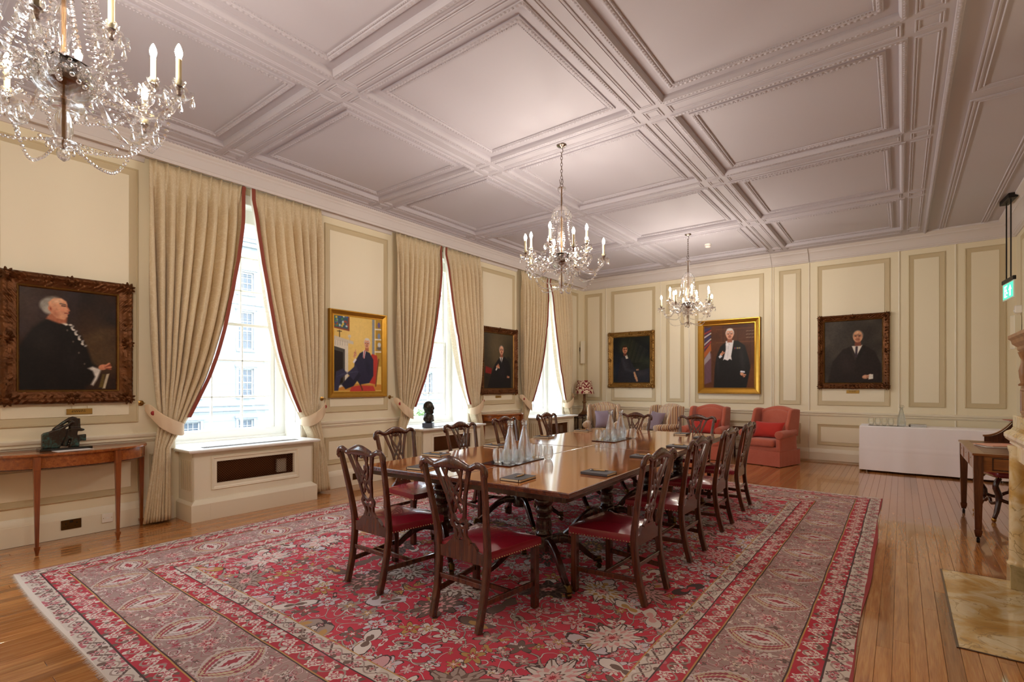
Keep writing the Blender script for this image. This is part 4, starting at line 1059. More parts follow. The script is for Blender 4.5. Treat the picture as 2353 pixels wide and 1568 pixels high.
def make_chandelier():
    t = thing('chandelier', 'x', 'chandelier', group='crystal chandeliers')
    G = M['crystal']; S = M['steel']
    MB().lathe([(.055, 0), (.055, -.008), (.048, -.016), (.02, -.024), (.012, -.034), (.006, -.04)], 20).build('ceiling_rose', S, t, smooth=50)
    ch = MB()
    def linkring(z, L, w, ax, r=.0034):
        pts = [((w*math.cos(a) if ax else 0), (0 if ax else w*math.cos(a)), z+L*math.sin(a)) for a in np.linspace(0, 2*pi, 13)[:-1]]; ch.tube(pts, r, 6, closed=True)
    ch.tube(spline([(0, 0, -.035), (.012, 0, -.05), (.014, 0, -.075), (0, 0, -.09), (-.012, 0, -.078)], 10), .0045, 6)
    z = -.108
    for k in range(8): linkring(z, .022, .0105, k % 2); z -= .0355
    ch.tube(spline([(-.022, 0, -.375), (-.012, 0, -.425), (.008, 0, -.37), (.016, 0, -.41), (.002, 0, -.435)], 14), .004, 6); linkring(-.445, .02, .016, 1, .004)
    ch.build('chain', S, t, smooth=60)
    MB().lathe([(.004, -.46), (.006, -.5), (.006, -1.56), (.004, -1.57)], 10).build('stem', plain('silvered_stem', '8a6a4c', .3, .8), t, smooth=50)
    MB().lathe([(.010, -.46), (.012, -.475), (.040, -.468), (.045, -.480), (.022, -.53), (.014, -.60), (.018, -.64), (.012, -.66)], 16, flute=8, fl=.06).build('top_stem', G, t, smooth=60)
    MB().lathe([(.012, -.655), (.040, -.668), (.075, -.70), (.098, -.735), (.106, -.748), (.100, -.750), (.070, -.705), (.036, -.676), (.012, -.664)], 24, flute=8, fl=.04).build('canopy', G, t, smooth=60)
    MB().lathe([(.012, -.80), (.020, -.82), (.016, -.90), (.024, -.92), (.016, -.94), (.030, -.965), (.044, -1.01), (.040, -1.06), (.024, -1.12), (.018, -1.16), (.034, -1.175), (.020, -1.19)], 20, flute=10, fl=.04).build('baluster', G, t, smooth=60)
    MB().lathe([(.02, -1.19), (.10, -1.20), (.108, -1.208), (.06, -1.215), (.03, -1.22)], 24).build('receiver_plate', S, t, smooth=50)
    MB().lathe([(.03, -1.215), (.105, -1.22), (.118, -1.25), (.112, -1.29), (.085, -1.33), (.045, -1.35), (.03, -1.355), (.026, -1.35), (.08, -1.32), (.104, -1.285), (.108, -1.25), (.10, -1.23)], 28, flute=14, fl=.03).build('receiver_bowl', G, t, smooth=60)
    MB().lathe([(.02, -1.27), (.082, -1.268), (.086, -1.275), (.05, -1.29), (.02, -1.31)], 24).build('silvered_liner', plain('tarnished_liner', '6d4024', .25, .8), t, smooth=50)
    MB().lathe([(.016, -1.36), (.075, -1.372), (.082, -1.385), (.050, -1.40), (.020, -1.41), (.03, -1.44), (.034, -1.50), (.026, -1.53), (.052, -1.545), (.056, -1.552), (.02, -1.558), (.012, -1.56)], 20, flute=8, fl=.05).build('lower_baluster', G, t, smooth=60)
    MB().lathe([(.018, -1.558), (.022, -1.565), (.014, -1.572), (.022, -1.582), (.026, -1.60), (.02, -1.618), (.004, -1.63)], 8).build('finial', G, t, smooth=20)
    for a, r, zc in SPEC:
        am = link('arm', AM[(r, zc)], t); am.rotation_euler = (0, 0, a)
        for nm, me, dz in (('drip_pan', PAN, 0), ('candle_cup', CUP, .046), ('candle_socket', HOLD, .044), ('candle_tube', CANDLE, .052), ('bulb', BULB, .180)):
            o = link(nm, me, am, (r, 0, zc+dz))
        for k in range(7):
            b = k*2*pi/7; o = link('pendant_drop', DROP if k % 2 == 0 else DROPS, am, (r+.058*math.cos(b), .058*math.sin(b), zc+.016)); o.rotation_euler = (0, 0, b)
        o = link('pendant_drop', DROP, am, (r*.80, 0, zc-.106))
    for k in range(14):                                   # strings from the canopy to the ring of arms
        a = k*2*pi/14+.2; c, s = math.cos(a), math.sin(a); R_ = .255 if k % 2 == 0 else .20
        bead_string([(.103*c, .103*s, -.752), (.115*c, .115*s, -.90), (.15*c, .15*s, -1.06), (R_*c, R_*s, -1.255)], 23, .0105, .0165).build('bead_strand', G, t, smooth=25)
        o = link('pendant_drop', DROP, t, (.103*math.cos(a+.3), .103*math.sin(a+.3), -.752))
    for k in range(5):                                    # festoons
        a = SPEC[2*k][0]; a2 = a+2*pi/5; c, s = math.cos(a), math.sin(a); am_ = a+pi/5
        bead_string([(.395*c, .395*s, -1.385), (.28*c, .28*s, -1.56), (.17*c, .17*s, -1.585), (.052*c, .052*s, -1.548)], 24, .0105, .008).build('festoon', G, t, smooth=25)
        for r, z, dz in ((.43, -1.30, .15), (.33, -1.24, .10)):
            bead_string([(r*c, r*s, z), (r*.86*math.cos(a+.3), r*.86*math.sin(a+.3), z-dz*.85), (r*.80*math.cos(am_), r*.80*math.sin(am_), z-dz), (r*.86*math.cos(a2-.3), r*.86*math.sin(a2-.3), z-dz*.85), (r*math.cos(a2), r*math.sin(a2), z)], 26, .0098).build('festoon', G, t, smooth=25)
        for q in (a, am_):
            bead_string([(.105*math.cos(q), .105*math.sin(q), -1.235), (.20*math.cos(q+.1), .20*math.sin(q+.1), -1.36), (.31*math.cos(q), .31*math.sin(q), -1.30)], 16, .0105).build('festoon', G, t, smooth=25)
    for k in range(16):
        a = k*2*pi/16; link('pendant_drop', DROP if k % 2 else DROPS, t, (.113*math.cos(a), .113*math.sin(a), -1.235))
        if k % 2 == 0: link('pendant_drop', DROPS, t, (.054*math.cos(a), .054*math.sin(a), -1.548)); link('pendant_drop', DROPS, t, (.08*math.cos(a+.2), .08*math.sin(a+.2), -1.383))
    return t
CX_ = -2.944
C0 = make_chandelier()
for i, (y, lab) in enumerate(((.57, 'large crystal chandelier cut off by the top left of the view, nearest the camera'), (4.722, 'middle crystal chandelier, lit, hanging on a chain above the dining table'), (8.865, 'farthest crystal chandelier, lit, hanging before the portrait on the far wall'))):
    if i == 0: C0.location = (CX_, y, ZC); C0.rotation_euler = (0, 0, .70); C0['label'] = lab
    else: dup(C0, (CX_, y, ZC), i*.31, lab)
# ------------------------------------------------------------------ soft furniture
def weave(name, a, b, sc=90):
    t = NT(name); v = t.obj(); n = t.noise(v, sc, 2)*.6+t.noise(v, 9, 3)*.4
    t.set(Base_Color=t.mix(n, lin(a), lin(b)), Roughness=.85, Sheen_Weight=.3, Specular_IOR_Level=.2); t.bump(t.noise(v, 300, 2), .2, .001); return t.m
def stripes(name):
    t = NT(name); x, y, z = t.sep(t.obj()); f = t.math('FRACT', (x+y*.55)*9.0)
    col = t.ramp(f, [(0, 'd9c3a2'), (.16, '7a5346'), (.24, 'd9b48a'), (.36, 'b99a80'), (.44, '8a6a66'), (.56, 'e0cfb4'), (.70, '6e4238'), (.76, 'cfae86'), (.9, 'a58a7c')], True)
    t.set(Base_Color=col, Roughness=.8, Sheen_Weight=.3, Specular_IOR_Level=.2); t.bump(t.noise(t.obj(), 280, 2), .15, .001); return t.m
M['coral'] = weave('coral_linen', 'a8503f', 'c4705a'); M['stripe'] = stripes('striped_ticking')
M['red_cushion'] = weave('red_cushion_cloth', 'a8241f', 'bf3a2e', 140); M['mauve'] = weave('mauve_velvet', '74616a', '86727c', 60)
def armchair(label, mt, loc, rz, skirt=True, group='wing armchairs along the far wall'):
    t = thing('wing_armchair', label, 'armchair', loc, rz, group)
    m = M[mt]
    soft('seat_base', MB().box(-.355, .355, -.335, .36, .13 if not skirt else .26, .36), m, t, .03, 2, 1)
    soft('seat_cushion', MB().box(-.265, .265, -.375, .20, .345, .49), m, t, .05, 3, 1)
    PY = lambda a, b, n: (n, a, b)
    for s in (-1, 1):
        ar = MB().prism([(-.325, .16), (.30, .16), (.30, .56), (-.27, .57), (-.325, .52)], s*.275, s*.375, PY)
        ar = soft('arm', ar, m, t, .03, 2, 1)
        rl = MB().tube(spline([(s*.345, -.34, .575), (s*.345, -.15, .59), (s*.345, .12, .60), (s*.335, .28, .62)], 8), [.074, .072, .066, .055], 14) if False else MB().tube(spline([(s*.345, -.345, .575), (s*.345, -.15, .59), (s*.345, .12, .60), (s*.335, .28, .62)], 8), [.076, .075, .073, .071, .069, .066, .06, .055], 14)
        soft('arm_roll', rl, m, ar, .02, 2, 0)
        wg = MB().prism([(.36, .52), (.04, .575), (-.02, .64), (-.035, .74), (.03, .86), (.055, .96), (.10, 1.03), (.20, 1.055), (.44, 1.03)], s*.300, s*.372, PY)
        w_ = soft('wing', wg, m, t, .03, 3, 1)
    # arched back, leaning
    poly = [(-.325, .36), (.325, .36), (.345, .98), (.30, 1.02), (.20, 1.05), (.10, 1.082), (0, 1.092), (-.10, 1.082), (-.20, 1.05), (-.30, 1.02), (-.345, .98)]
    soft('backrest', MB().prism(poly, .20, .37, lambda a, b, n: (a, n+(b-.36)*.15, b)), m, t, .045, 3, 1)
    soft('inner_back', MB().prism([(-.255, .47), (.255, .47), (.27, .95), (.18, 1.0), (0, 1.04), (-.18, 1.0), (-.27, .95)], .13, .24, lambda a, b, n: (a, n+(b-.36)*.15, b)), m, t, .05, 3, 1)
    if skirt:
        sk = MB(); pts = []
        def edge(p, q, n):
            for i in range(n): f = i/n; pts.append((lerp(p[0], q[0], f), lerp(p[1], q[1], f)))
        c = [(-.378, -.358), (.378, -.358), (.378, .385), (-.378, .385)]
        for i in range(4): edge(c[i], c[(i+1) % 4], 30)
        rs = []
        for z, g in ((.285, 0), (.275, .004), (.15, .008), (.012, .016)):
            ring = []
            for i, (x, y) in enumerate(pts):
                k = i % 30; near = min(k, 30-k); kick = .010*math.exp(-(near/1.2)**2)*(.285-z)/.27*(-1 if near < 1 else 1)
                q = 1+g*1.5+kick+.003*math.sin(i*1.1)*(.3-z)*4; ring.append((x*q, y*q, z))
            rs.append(ring)
        sk.rings(rs, cap=False); o = sk.build('skirt', m, t, smooth=60)
        MB().tube([(*p, .285) for p in c], .006, 6, closed=True).build('piping', m, t, smooth=60)
        for sx in (-1, 1):
            for sy in (-1, 1): MB().box(sx*.30-.02, sx*.30+.02, sy*.29-.02, sy*.29+.02, 0, .27, .003).build('foot', M['mahog_dark'], t)
    else:
        for sx in (-1, 1):
            for sy in (-1, 1): MB().tube([(sx*.31, sy*.29, 0), (sx*.31, sy*.29, .20)], [.016, .026], 8, sq=True).build('foot', M['mahog_dark'], t)
    return t
A1 = armchair('coral red wing armchair standing alone near the white clothed table', 'coral', (-1.985, 10.60, 0), -.30)
A2 = armchair('coral red wing armchair behind the far table end, beside a striped one', 'coral', (-3.19, 10.72, 0), -.03)
A3 = armchair('striped wing armchair turned aside, left of a coral red one', 'stripe', (-4.20, 10.66, 0), -.52, False)
A4 = armchair('striped wing armchair in the far corner beside the table lamp', 'stripe', (-5.50, 10.62, 0), .36, False)
def cushion(label, mt, loc, rot, w, h, d, group):
    N = 18
    def pt(u, v, s):
        a, b = 2*u-1, 2*v-1; e = ((1-abs(a)**2.6)*(1-abs(b)**2.6))**.55
        k = 1-.10*(1-abs(a)**2)*abs(b)**3; k2 = 1-.10*(1-abs(b)**2)*abs(a)**3
        return (a*w/2*k2, s*d/2*e+.006*math.sin(5*a+3*b), b*h/2*k)
    mb = MB().grid(N, N, lambda u, v: pt(u, v, 1)).grid(N, N, lambda u, v: pt(u, v, -1))
    o = mb.build('cushion', M[mt], None, smooth=180); o.location = loc; o.rotation_euler = rot
    return tag(o, label, 'cushion', group)
def on_chair(t, x, y, z):
    c, s = math.cos(t.rotation_euler[2]), math.sin(t.rotation_euler[2]); return (t.location[0]+x*c-y*s, t.location[1]+x*s+y*c, z)
cushion('long red lumbar cushion on the lone coral armchair', 'red_cushion', on_chair(A1, 0, -.02, .645), (-.32, 0, -.30), .56, .31, .15, 'red lumbar cushions')
cushion('long red lumbar cushion on the coral armchair behind the table end', 'red_cushion', on_chair(A2, 0, -.02, .645), (-.32, 0, -.06), .56, .31, .15, 'red lumbar cushions')
cushion('square mauve cushion on the striped armchair next to the coral one', 'mauve', on_chair(A3, -.03, -.02, .70), (-.34, .06, -.52), .44, .44, .16, 'mauve cushions')
cushion('square mauve cushion on the striped armchair in the far corner', 'mauve', on_chair(A4, .04, -.02, .70), (-.34, -.08, .36), .44, .44, .16, 'mauve cushions')

# ------------------------------------------------------------------ lamp, small tables
nt_ = thing('nest_of_tables', 'nest of small dark tables with spindle legs carrying the lamp in the corner', 'table', (-6.13, 11.02, 0), 0)
for k, (w, d, h, dx, dy) in enumerate(((.24, .16, .765, 0, 0), (.19, .13, .742, -.09, -.25), (.15, .10, .70, -.06, -.20))):
    MB().box(dx-w, dx+w, dy-d, dy+d, h-.022, h, .004).build('table_top', M['mahog_dark'], nt_)
    for sx in (-1, 1):
        for sy in (-1, 1): MB().lathe([(.010, .0), (.013, .02), (.009, .04), (.011, h*.5), (.008, h*.8), (.012, h-.04), (.010, h-.022)], 8, (dx+sx*(w-.03), dy+sy*(d-.03), 0)).build('leg', M['mahog_dark'], nt_, smooth=50)
lp = thing('table_lamp', 'turned wooden table lamp with a red and cream patterned shade', 'lamp', (-6.215, 11.03, .7665))
M['lampwood'] = wood('lamp_wood', '4a2a14', '6f4522', '8a5c30', axis=2, scale=2, rough=.35, coat=.3)
MB().lathe([(.135, 0), (.137, .008), (.10, .03), (.065, .065), (.045, .11), (.034, .16), (.032, .27), (.048, .285), (.05, .30), (.048, .315), (.032, .33), (.031, .47), (.036, .49), (.012, .50), (.010, .56)], 24).build('lamp_base', M['lampwood'], lp, smooth=40)
def shade_mat():
    t = NT('ikat_shade'); x, y, z = t.sep(t.obj()); a = t.math('ARCTAN2', y, x); n = t.noise(t.comb(t.math('ABSOLUTE', t.math('SINE', a*2.0))*1.4, z*7.0), 2.0, 2.5, .55, 1.2)
    t.set(Base_Color=t.mix(n > .49, lin('7d1420'), lin('e2cfb4')), Roughness=.8); return t.m
rs = []
for r, z in ((.165, .835), (.238, .505), (.234, .505), (.161, .835)): rs.append([((r+.002*math.cos(36*2*pi*i/72*1))*math.cos(2*pi*i/72), (r+.002*math.cos(36*2*pi*i/72))*math.sin(2*pi*i/72), z) for i in range(72)])
MB().rings(rs, closed=True).build('lamp_shade', shade_mat(), lp, smooth=60)
tp = thing('tripod_table', 'little round wine table on a turned stem between the striped armchairs', 'table', (-4.86, 11.0, 0))
MB().lathe([(.01, .545), (.15, .547), (.165, .555), (.168, .57), (.16, .572), (.155, .562), (.01, .560)], 24).build('table_top', M['mahog'], tp, smooth=40)
MB().lathe([(.05, .545), (.02, .52), (.018, .45), (.03, .40), (.02, .36), (.028, .25), (.034, .20), (.02, .16)], 14).build('stem', M['mahog'], tp, smooth=50)
for k in range(3):
    a = k*2*pi/3+.4; MB().tube(spline([(.01*math.cos(a), .01*math.sin(a), .22), (.12*math.cos(a), .12*math.sin(a), .17), (.20*math.cos(a), .20*math.sin(a), .05), (.23*math.cos(a), .23*math.sin(a), .012)], 8), [.018, .017, .016, .014, .013, .012, .011, .010], 6).build('leg', M['mahog'], tp, smooth=50)
st = thing('side_table', 'small square galleried wooden side table between the two coral armchairs', 'table', (-2.57, 10.98, 0), 0)
MB().box(-.19, .19, -.19, .19, .56, .585, .003).rloft([(0, .585), (0, .635), (.012, .635), (.012, .585)], -.19, .19, -.19, .19, lambda a, b, n: (a, b, n)).build('tray_top', M['mahog'], st)
for sx in (-1, 1):
    for sy in (-1, 1): MB().box(sx*.165-.014, sx*.165+.014, sy*.165-.014, sy*.165+.014, 0, .56, .002).build('leg', M['mahog_dark'], st)
MB().box(-.165, .165, -.165, .165, .20, .215).build('lower_shelf', M['mahog_dark'], st)

# ------------------------------------------------------------------ white clothed table
bt_ = thing('trestle_table', 'folding table hidden beneath the white cloth against the far wall', 'table', (.38, 10.95, 0))
MB().box(-.94, .94, -.31, .31, .755, .782, .003).build('tabletop', M['trim'], bt_)
for sx in (-1, 1):
    for sy in (-1, 1): MB().tube([(sx*.85, sy*.25, 0), (sx*.85, sy*.25, .755)], .014, 8).build('leg', M['steel'], bt_)
mb = MB(); x0, x1, y0, y1, zt = -.575, 1.335, 10.625, 11.275, .7855
per = [((x0, y0), (x1, y0), 60), ((x1, y0), (x1, y1), 22), ((x1, y1), (x0, y1), 60), ((x0, y1), (x0, y0), 22)]
pp = []
for p, q, n in per:
    for i in range(n): f = i/n; pp.append((lerp(p[0], q[0], f), lerp(p[1], q[1], f)))
CXm, CYm = (x0+x1)/2, (y0+y1)/2
def crease(u, z): # ironed folds
    e = 0
    for c_ in (-.19, .31, .80): e += .005*math.exp(-((u-c_)/.012)**2)
    e += .004*math.exp(-((z-.40)/.010)**2); return e
rs = []
zl = [zt, zt-.003, zt-.010]+[lerp(zt-.02, .035, k/26) for k in range(27)]
for j, z in enumerate(zl):
    f = max(0, (zt-.01-z)/.75); ring = []
    for (x, y) in pp:
        o_ = (-.008, -.003, 0)[j] if j < 3 else 0
        dx, dy = (x-CXm)/(x1-x0)*2, (y-CYm)/(y1-y0)*2
        nx, ny = (math.copysign(1, dx) if abs(dx) > .999 else 0), (math.copysign(1, dy) if abs(dy) > .999 else 0)
        k = o_+(.006*math.sin(x*7+y*9)+.004*math.sin(x*17+1))*f*1.6+f*.012+(crease(x, z) if ny < 0 else 0)
        ring.append((x+nx*k, y+ny*k, z))
    rs.append(ring)
mb.rings(rs, cap=False); mb.f.append(tuple(range(len(pp))))
tc = mb.build('tablecloth', M['linen'], None, smooth=50); tag(tc, 'white linen cloth with ironed creases hanging to the floor at the far wall', 'tablecloth')
tr2 = MB().box(-.21, .21, -.09, .09, 0, .006, .002).build('black_tray', M['black'], None); tr2.location = (-.245, 10.90, .7862); tag(tr2, 'thin dark tray under the glasses on the white cloth', 'tray')
for k in range(4): dup(TB, (-.415+k*.092, 10.89+.02*(k % 2), .7927), 0, ['leftmost tumbler on the white clothed table', 'second tumbler from the left on the white cloth', 'third tumbler from the left on the white cloth', 'tumbler beside the water bottle on the white cloth'][k], 'tumblers on the white cloth')
dup(CF, (.005, 10.84, .7862), 0, 'water carafe standing on the white clothed table', 'glass water carafes')
for nm, z, lab, mt in (('book', 0, 'dark book lying on the white cloth, under another', 'cover'), ('book', .0235, 'thin book lying on another book on the white cloth', 'black')):
    t = thing(nm, lab, 'book', (.22, 10.90, .7862+z), .15)
    MB().box(-.105, .105, -.07, .07, .003, .019).build('pages', M['paper'], t); MB().box(-.108, .108, -.073, .073, 0, .0028).box(-.108, .108, -.073, .073, .0192, .022).box(-.109, -.106, -.073, .073, 0, .022).build('cover', M[mt], t)

# ------------------------------------------------------------------ desk and its chair
M['deskwood'] = wood('desk_satinwood', '5a3014', '80491f', '9c6230', axis=0, scale=1.2, rough=.3, coat=.4)
dk = thing('writing_desk', 'mahogany writing desk with a curved gallery and tapering legs on casters, beside the fireplace', 'desk', (0, 0, 0))
dx0, dx1, dy0, dy1, dz = .535, 1.36, 6.47, 7.96, .848
MB().box(dx0, dx1, dy0, dy1, dz-.022, dz, .004).build('desk_top', M['deskwood'], dk)
MB().box(dx0+.09, 1.0, dy0+.10, dy1-.10, dz, dz+.0015).build('leather_inset', plain('tooled_brown_leather', '6d3a1e', .35, coat=.2), dk)
MB().box(dx0+.02, dx1-.02, dy0+.02, dy1-.02, dz-.17, dz-.022, .002).build('frieze', M['deskwood'], dk)
for a, b in ((dy0+.10, dy0+.46), (dy0+.50, dy1-.50), (dy1-.46, dy1-.10)):
    d_ = MB().rloft([(0, 0), (0, .006), (.006, .008), (.01, .006)], a, b, dz-.155, dz-.035, lambda p, q, n: (dx0+.02-n, p, q), cap=True).build('drawer_front', M['deskwood'], dk)
    MB().lathe([(.006, 0), (.006, .002), (.001, .0025)], 8).build('keyhole', M['brass_dark'], d_).rotation_euler = (0, -pi/2, 0)
    d_.children[0].location = (dx0+.0115, (a+b)/2, dz-.07)
MB().rloft([(0, 0), (.0, .004), (.008, .004), (.01, 0)], dx0+.14, dx1-.14, dz-.155, dz-.035, lambda p, q, n: (p, dy0+.02-n, q)).build('end_panel_line', M['mahog_dark'], dk)
for lx in (dx0+.045, dx1-.045):
    for ly in (dy0+.045, dy1-.045):
        lg = MB(); rs = []
        for z, q in ((dz-.022, .036), (dz-.17, .036), (.125, .024), (.12, .029), (.095, .028), (.055, .019)): rs.append([(lx+q*i, ly+q*j, z) for i, j in ((1, 1), (-1, 1), (-1, -1), (1, -1))])
        g = lg.rings(rs).build('leg', M['mahog'], dk)
        MB().box(lx-.020, lx+.020, ly-.020, ly+.020, .052, .075, .002).tube([(lx-.012, ly-.005, .021), (lx+.012, ly-.005, .021)], .021, 12).bar((lx, ly, .03), (lx, ly, .06), .016, .016).build('caster', M['iron'], g, smooth=40)
# gallery: low back along the wall side, concave wings rising towards it
def wing(y0, y1):
    c = [(.755, dz), (1.34, dz), (1.34, 1.075), (.99, 1.075)]+[(.755+.235*f, .905+.165*f**2.2) for f in np.linspace(.98, 0, 10)]
    MB().prism(c, y0, y1, lambda a, b, n: (a, n, b)).build('gallery_wing', M['mahog'], dk)
    cc = [(.745+.235*f, .905+.165*f**2.2) for f in np.linspace(0, 1, 11)]+[(1.34, 1.072)]
    rs = [[(a, y0-.012, b), (a, y1+.012, b), (a, y1+.012, b+.018), (a, y0-.012, b+.018)] for a, b in cc]
    MB().rings(rs).build('gallery_capping', M['deskwood'], dk)
wing(dy1-.06, dy1-.035); wing(dy0+.035, dy0+.06) if False else None
MB().box(1.0, 1.34, dy0+.40, dy1-.06, dz, 1.075, .003).build('gallery_back', M['mahog'], dk)
def papers(name, label, cat, loc, rz, sheets):
    t = thing(name, label, cat, loc, rz)
    for k, (w, d, h, dx, dy, c, r) in enumerate(sheets):
        o = MB().box(-w/2, w/2, -d/2, d/2, 0, h, min(.001, h/3)).build('section' if name == 'newspaper' else 'sheet', plain('newsprint_%s' % c, c, .8), t); o.location = (dx, dy, .0005+sum(s[2] for s in sheets[:k])); o.rotation_euler = (0, 0, r)
    return t
papers('newspaper', 'folded newspapers, one pink, lying on the desk top', 'newspaper', (.86, 7.28, dz+.0030), .25, [(.42, .30, .006, 0, 0, 'd9d0c6', 0), (.36, .28, .006, .01, .02, 'b8a698', .15), (.34, .26, .007, -.03, .04, 'e0a78e', .3), (.20, .24, .004, .12, 0, 'd08f78', .1)])
t = thing('red_box', 'small dark red box with a white label lying on the desk', 'box', (.945, 6.87, dz+.0022), .1)
MB().box(-.05, .05, -.06, .06, 0, .05, .002).build('box_body', plain('dark_red_card', '5f1420', .4), t); MB().box(-.035, .03, -.0612, -.0602, .01, .042).build('label_patch', M['paper'], t)
papers('magazine', 'magazine with a red and white cover on top of the desk gallery', 'magazine', (1.10, 7.86, 1.092), .1, [(.30, .20, .008, -.02, 0, 'c9c0b8', 0), (.29, .20, .006, -.03, 0, 'a8604a', .08)])
dc = thing('desk_stool', 'dark carved stool with wavy stretchers and studded leather seat under the desk', 'stool', (1.03, 7.86, 0), .25)
soft('seat', MB().box(-.27, .27, -.22, .22, .47, .56), M['leather'], dc, .03, 2, 1)
nm = MB()
for i in range(26):
    for sy in (-1, 1): nm.sphere((-.262+.524*i/25, sy*.216, .485), .006, 5, 4)
for i in range(20):
    for sx in (-1, 1): nm.sphere((sx*.266, -.21+.42*i/19, .485), .006, 5, 4)
nm.build('nail_heads', M['nail'], dc, kind='stuff')
for sx in (-1, 1):
    for sy in (-1, 1):
        g = MB().tube(spline([(sx*.235, sy*.185, .475), (sx*.275, sy*.21, .39), (sx*.23, sy*.17, .27), (sx*.26, sy*.20, .12), (sx*.29, sy*.225, .045)], 14), [.026]*4+[.03]*4+[.024]*3+[.02]*3, 8).build('leg', M['mahog_dark'], dc, smooth=60)
        MB().sphere((sx*.295, sy*.23, .028), .024, 8, 6).tube([(sx*.295-.012, sy*.23, .021), (sx*.295+.012, sy*.23, .021)], .0205, 10).build('brass_caster', M['brass'], g, smooth=60)
for sy in (-1, 1):
    MB().tube(spline([(-.24, sy*.18, .25), (-.12, sy*.20, .21), (0, sy*.19, .27), (.12, sy*.20, .21), (.24, sy*.18, .25)], 18), .019, 8).tube([(0, sy*.19, .26), (0, sy*.19, .33)], [.024, .008], 8).build('wavy_stretcher', M['mahog_dark'], dc, smooth=60)
for sx in (-1, 1): MB().tube(spline([(sx*.24, -.18, .22), (sx*.26, -.08, .18), (sx*.25, .0, .23), (sx*.26, .08, .18), (sx*.24, .18, .22)], 14), .017, 8).build('side_stretcher', M['mahog_dark'], dc, smooth=60)

# ------------------------------------------------------------------ fireplace
def marble(name, stops, sc=3.5):
    t = NT(name); v = t.obj(); n = t.noise(v, sc, 6, .58, .7); k = t.noise(t.mapv(v, (1, 1, 1), loc=(5, 2, 1)), sc*.8, 4, .55, .8)
    vein = ((k-.5).abs() < .006)*.7
    t.set(Base_Color=t.mix(vein, t.ramp(n, stops), lin('a98b5c')), Roughness=.14, Coat_Weight=.3); return t.m
M['siena'] = marble('siena_marble', [(.25, 'b9873c'), (.42, 'd8b06a'), (.55, 'ecd9ae'), (.7, 'dfc084'), (.85, 'c08a40')])
M['plinth_marble'] = marble('mottled_marble', [(.3, '8a7a48'), (.5, 'cbb98a'), (.7, 'a8955c')], 5)
hs = thing('hearth_slab', 'pale gold marble hearth slab set into the boards before the fireplace', 'hearth', (0, 0, 0))
MB().box(.262, .80, 3.845, 5.37, .0005, .006, .003).build('marble_slab', M['siena'], hs)
MB().rloft([(0, .0003), (0, .0045), (-.012, .0045), (-.012, .0003)], .262, .80, 3.845, 5.37, lambda a, b, n: (a, b, n)).build('brass_edging', M['mahog_dark'], hs)
fp = thing('fireplace', 'tall yellow marble chimneypiece with columns at the right edge of the view', 'fireplace', (0, 0, 0))
for y0, y1 in ((5.145, 5.315), (3.55, 3.72)):
    MB().box(.632, .775, y0, y1, .0065, .178, .003).box(.626, .775, y0-.004, y1+.004, .165, .178, .002).build('plinth', M['plinth_marble'], fp)
    MB().box(.665, .775, y0+.02, y1-.005, .178, 1.06).build('jamb', M['siena'], fp)
    MB().lathe([(.062, .178), (.064, .19), (.056, .20), (.052, .22), (.050, 1.0), (.056, 1.02), (.060, 1.05)], 24, (.682, y0+.062, 0)).lathe([(.036, .178), (.037, .19), (.030, .20), (.028, 1.03), (.034, 1.05)], 16, (.735, y0+.012, 0)).build('column', M['siena'], fp, smooth=50)
MB().box(.665, .775, 3.72, 5.14, .95, 1.06).build('lintel', M['siena'], fp)
sh = MB(); rs = []
for d, z in ((.03, 1.06), (.03, 1.075), (.008, 1.095), (.0, 1.115), (.0, 1.135), (.012, 1.15), (.035, 1.165), (.045, 1.185)): rs.append([(.618+d, 3.53+d, z), (.775, 3.53+d, z), (.775, 5.335-d, z), (.618+d, 5.335-d, z)])
sh.rings(rs).build('mantel_shelf', M['siena'], fp, smooth=20)
MB().box(.662, .775, 3.58, 5.29, 1.185, 1.27, .004).build('marble_upstand', M['siena'], fp)
MB().box(.776, .779, 3.72, 5.145, .0, .95).build('firebox', M['dark'], fp)
om = thing('overmantel', 'carved oak overmantel with a cornice standing on the marble mantel shelf', 'overmantel', (0, 0, 0))
MB().box(.698, .775, 3.62, 5.22, 1.272, 1.49, .003).box(.735, .775, 3.62, 5.20, 1.48, 1.74).build('carcase', M['oak'], om)
for a, b in ((4.99, 5.19), (4.2, 4.95), (3.66, 4.16)): MB().rloft([(0, 0), (0, .008), (.012, .012), (.02, .003), (.04, .005)], a, b, 1.29, 1.47, lambda p, q, n: (.698-n, p, q), cap=True).build('panel', M['oak'], om)
for y in (5.16, 4.6, 3.70): MB().lathe([(.030, 1.49), (.032, 1.50), (.018, 1.515), (.026, 1.55), (.030, 1.60), (.016, 1.66), (.014, 1.68), (.024, 1.70), (.034, 1.735)], 12, (.705, y, 0)).build('baluster', M['oak'], om, smooth=50)
sh = MB(); rs = []
for d, z in ((.06, 1.735), (.045, 1.755), (.045, 1.775), (.02, 1.80), (.015, 1.825), (.0, 1.84), (.0, 1.862)): rs.append([(.635+d, 3.56+d, z), (.775, 3.56+d, z), (.775, 5.29-d, z), (.635+d, 5.29-d, z)])
sh.rings(rs).build('cornice', M['oak'], om, smooth=15)

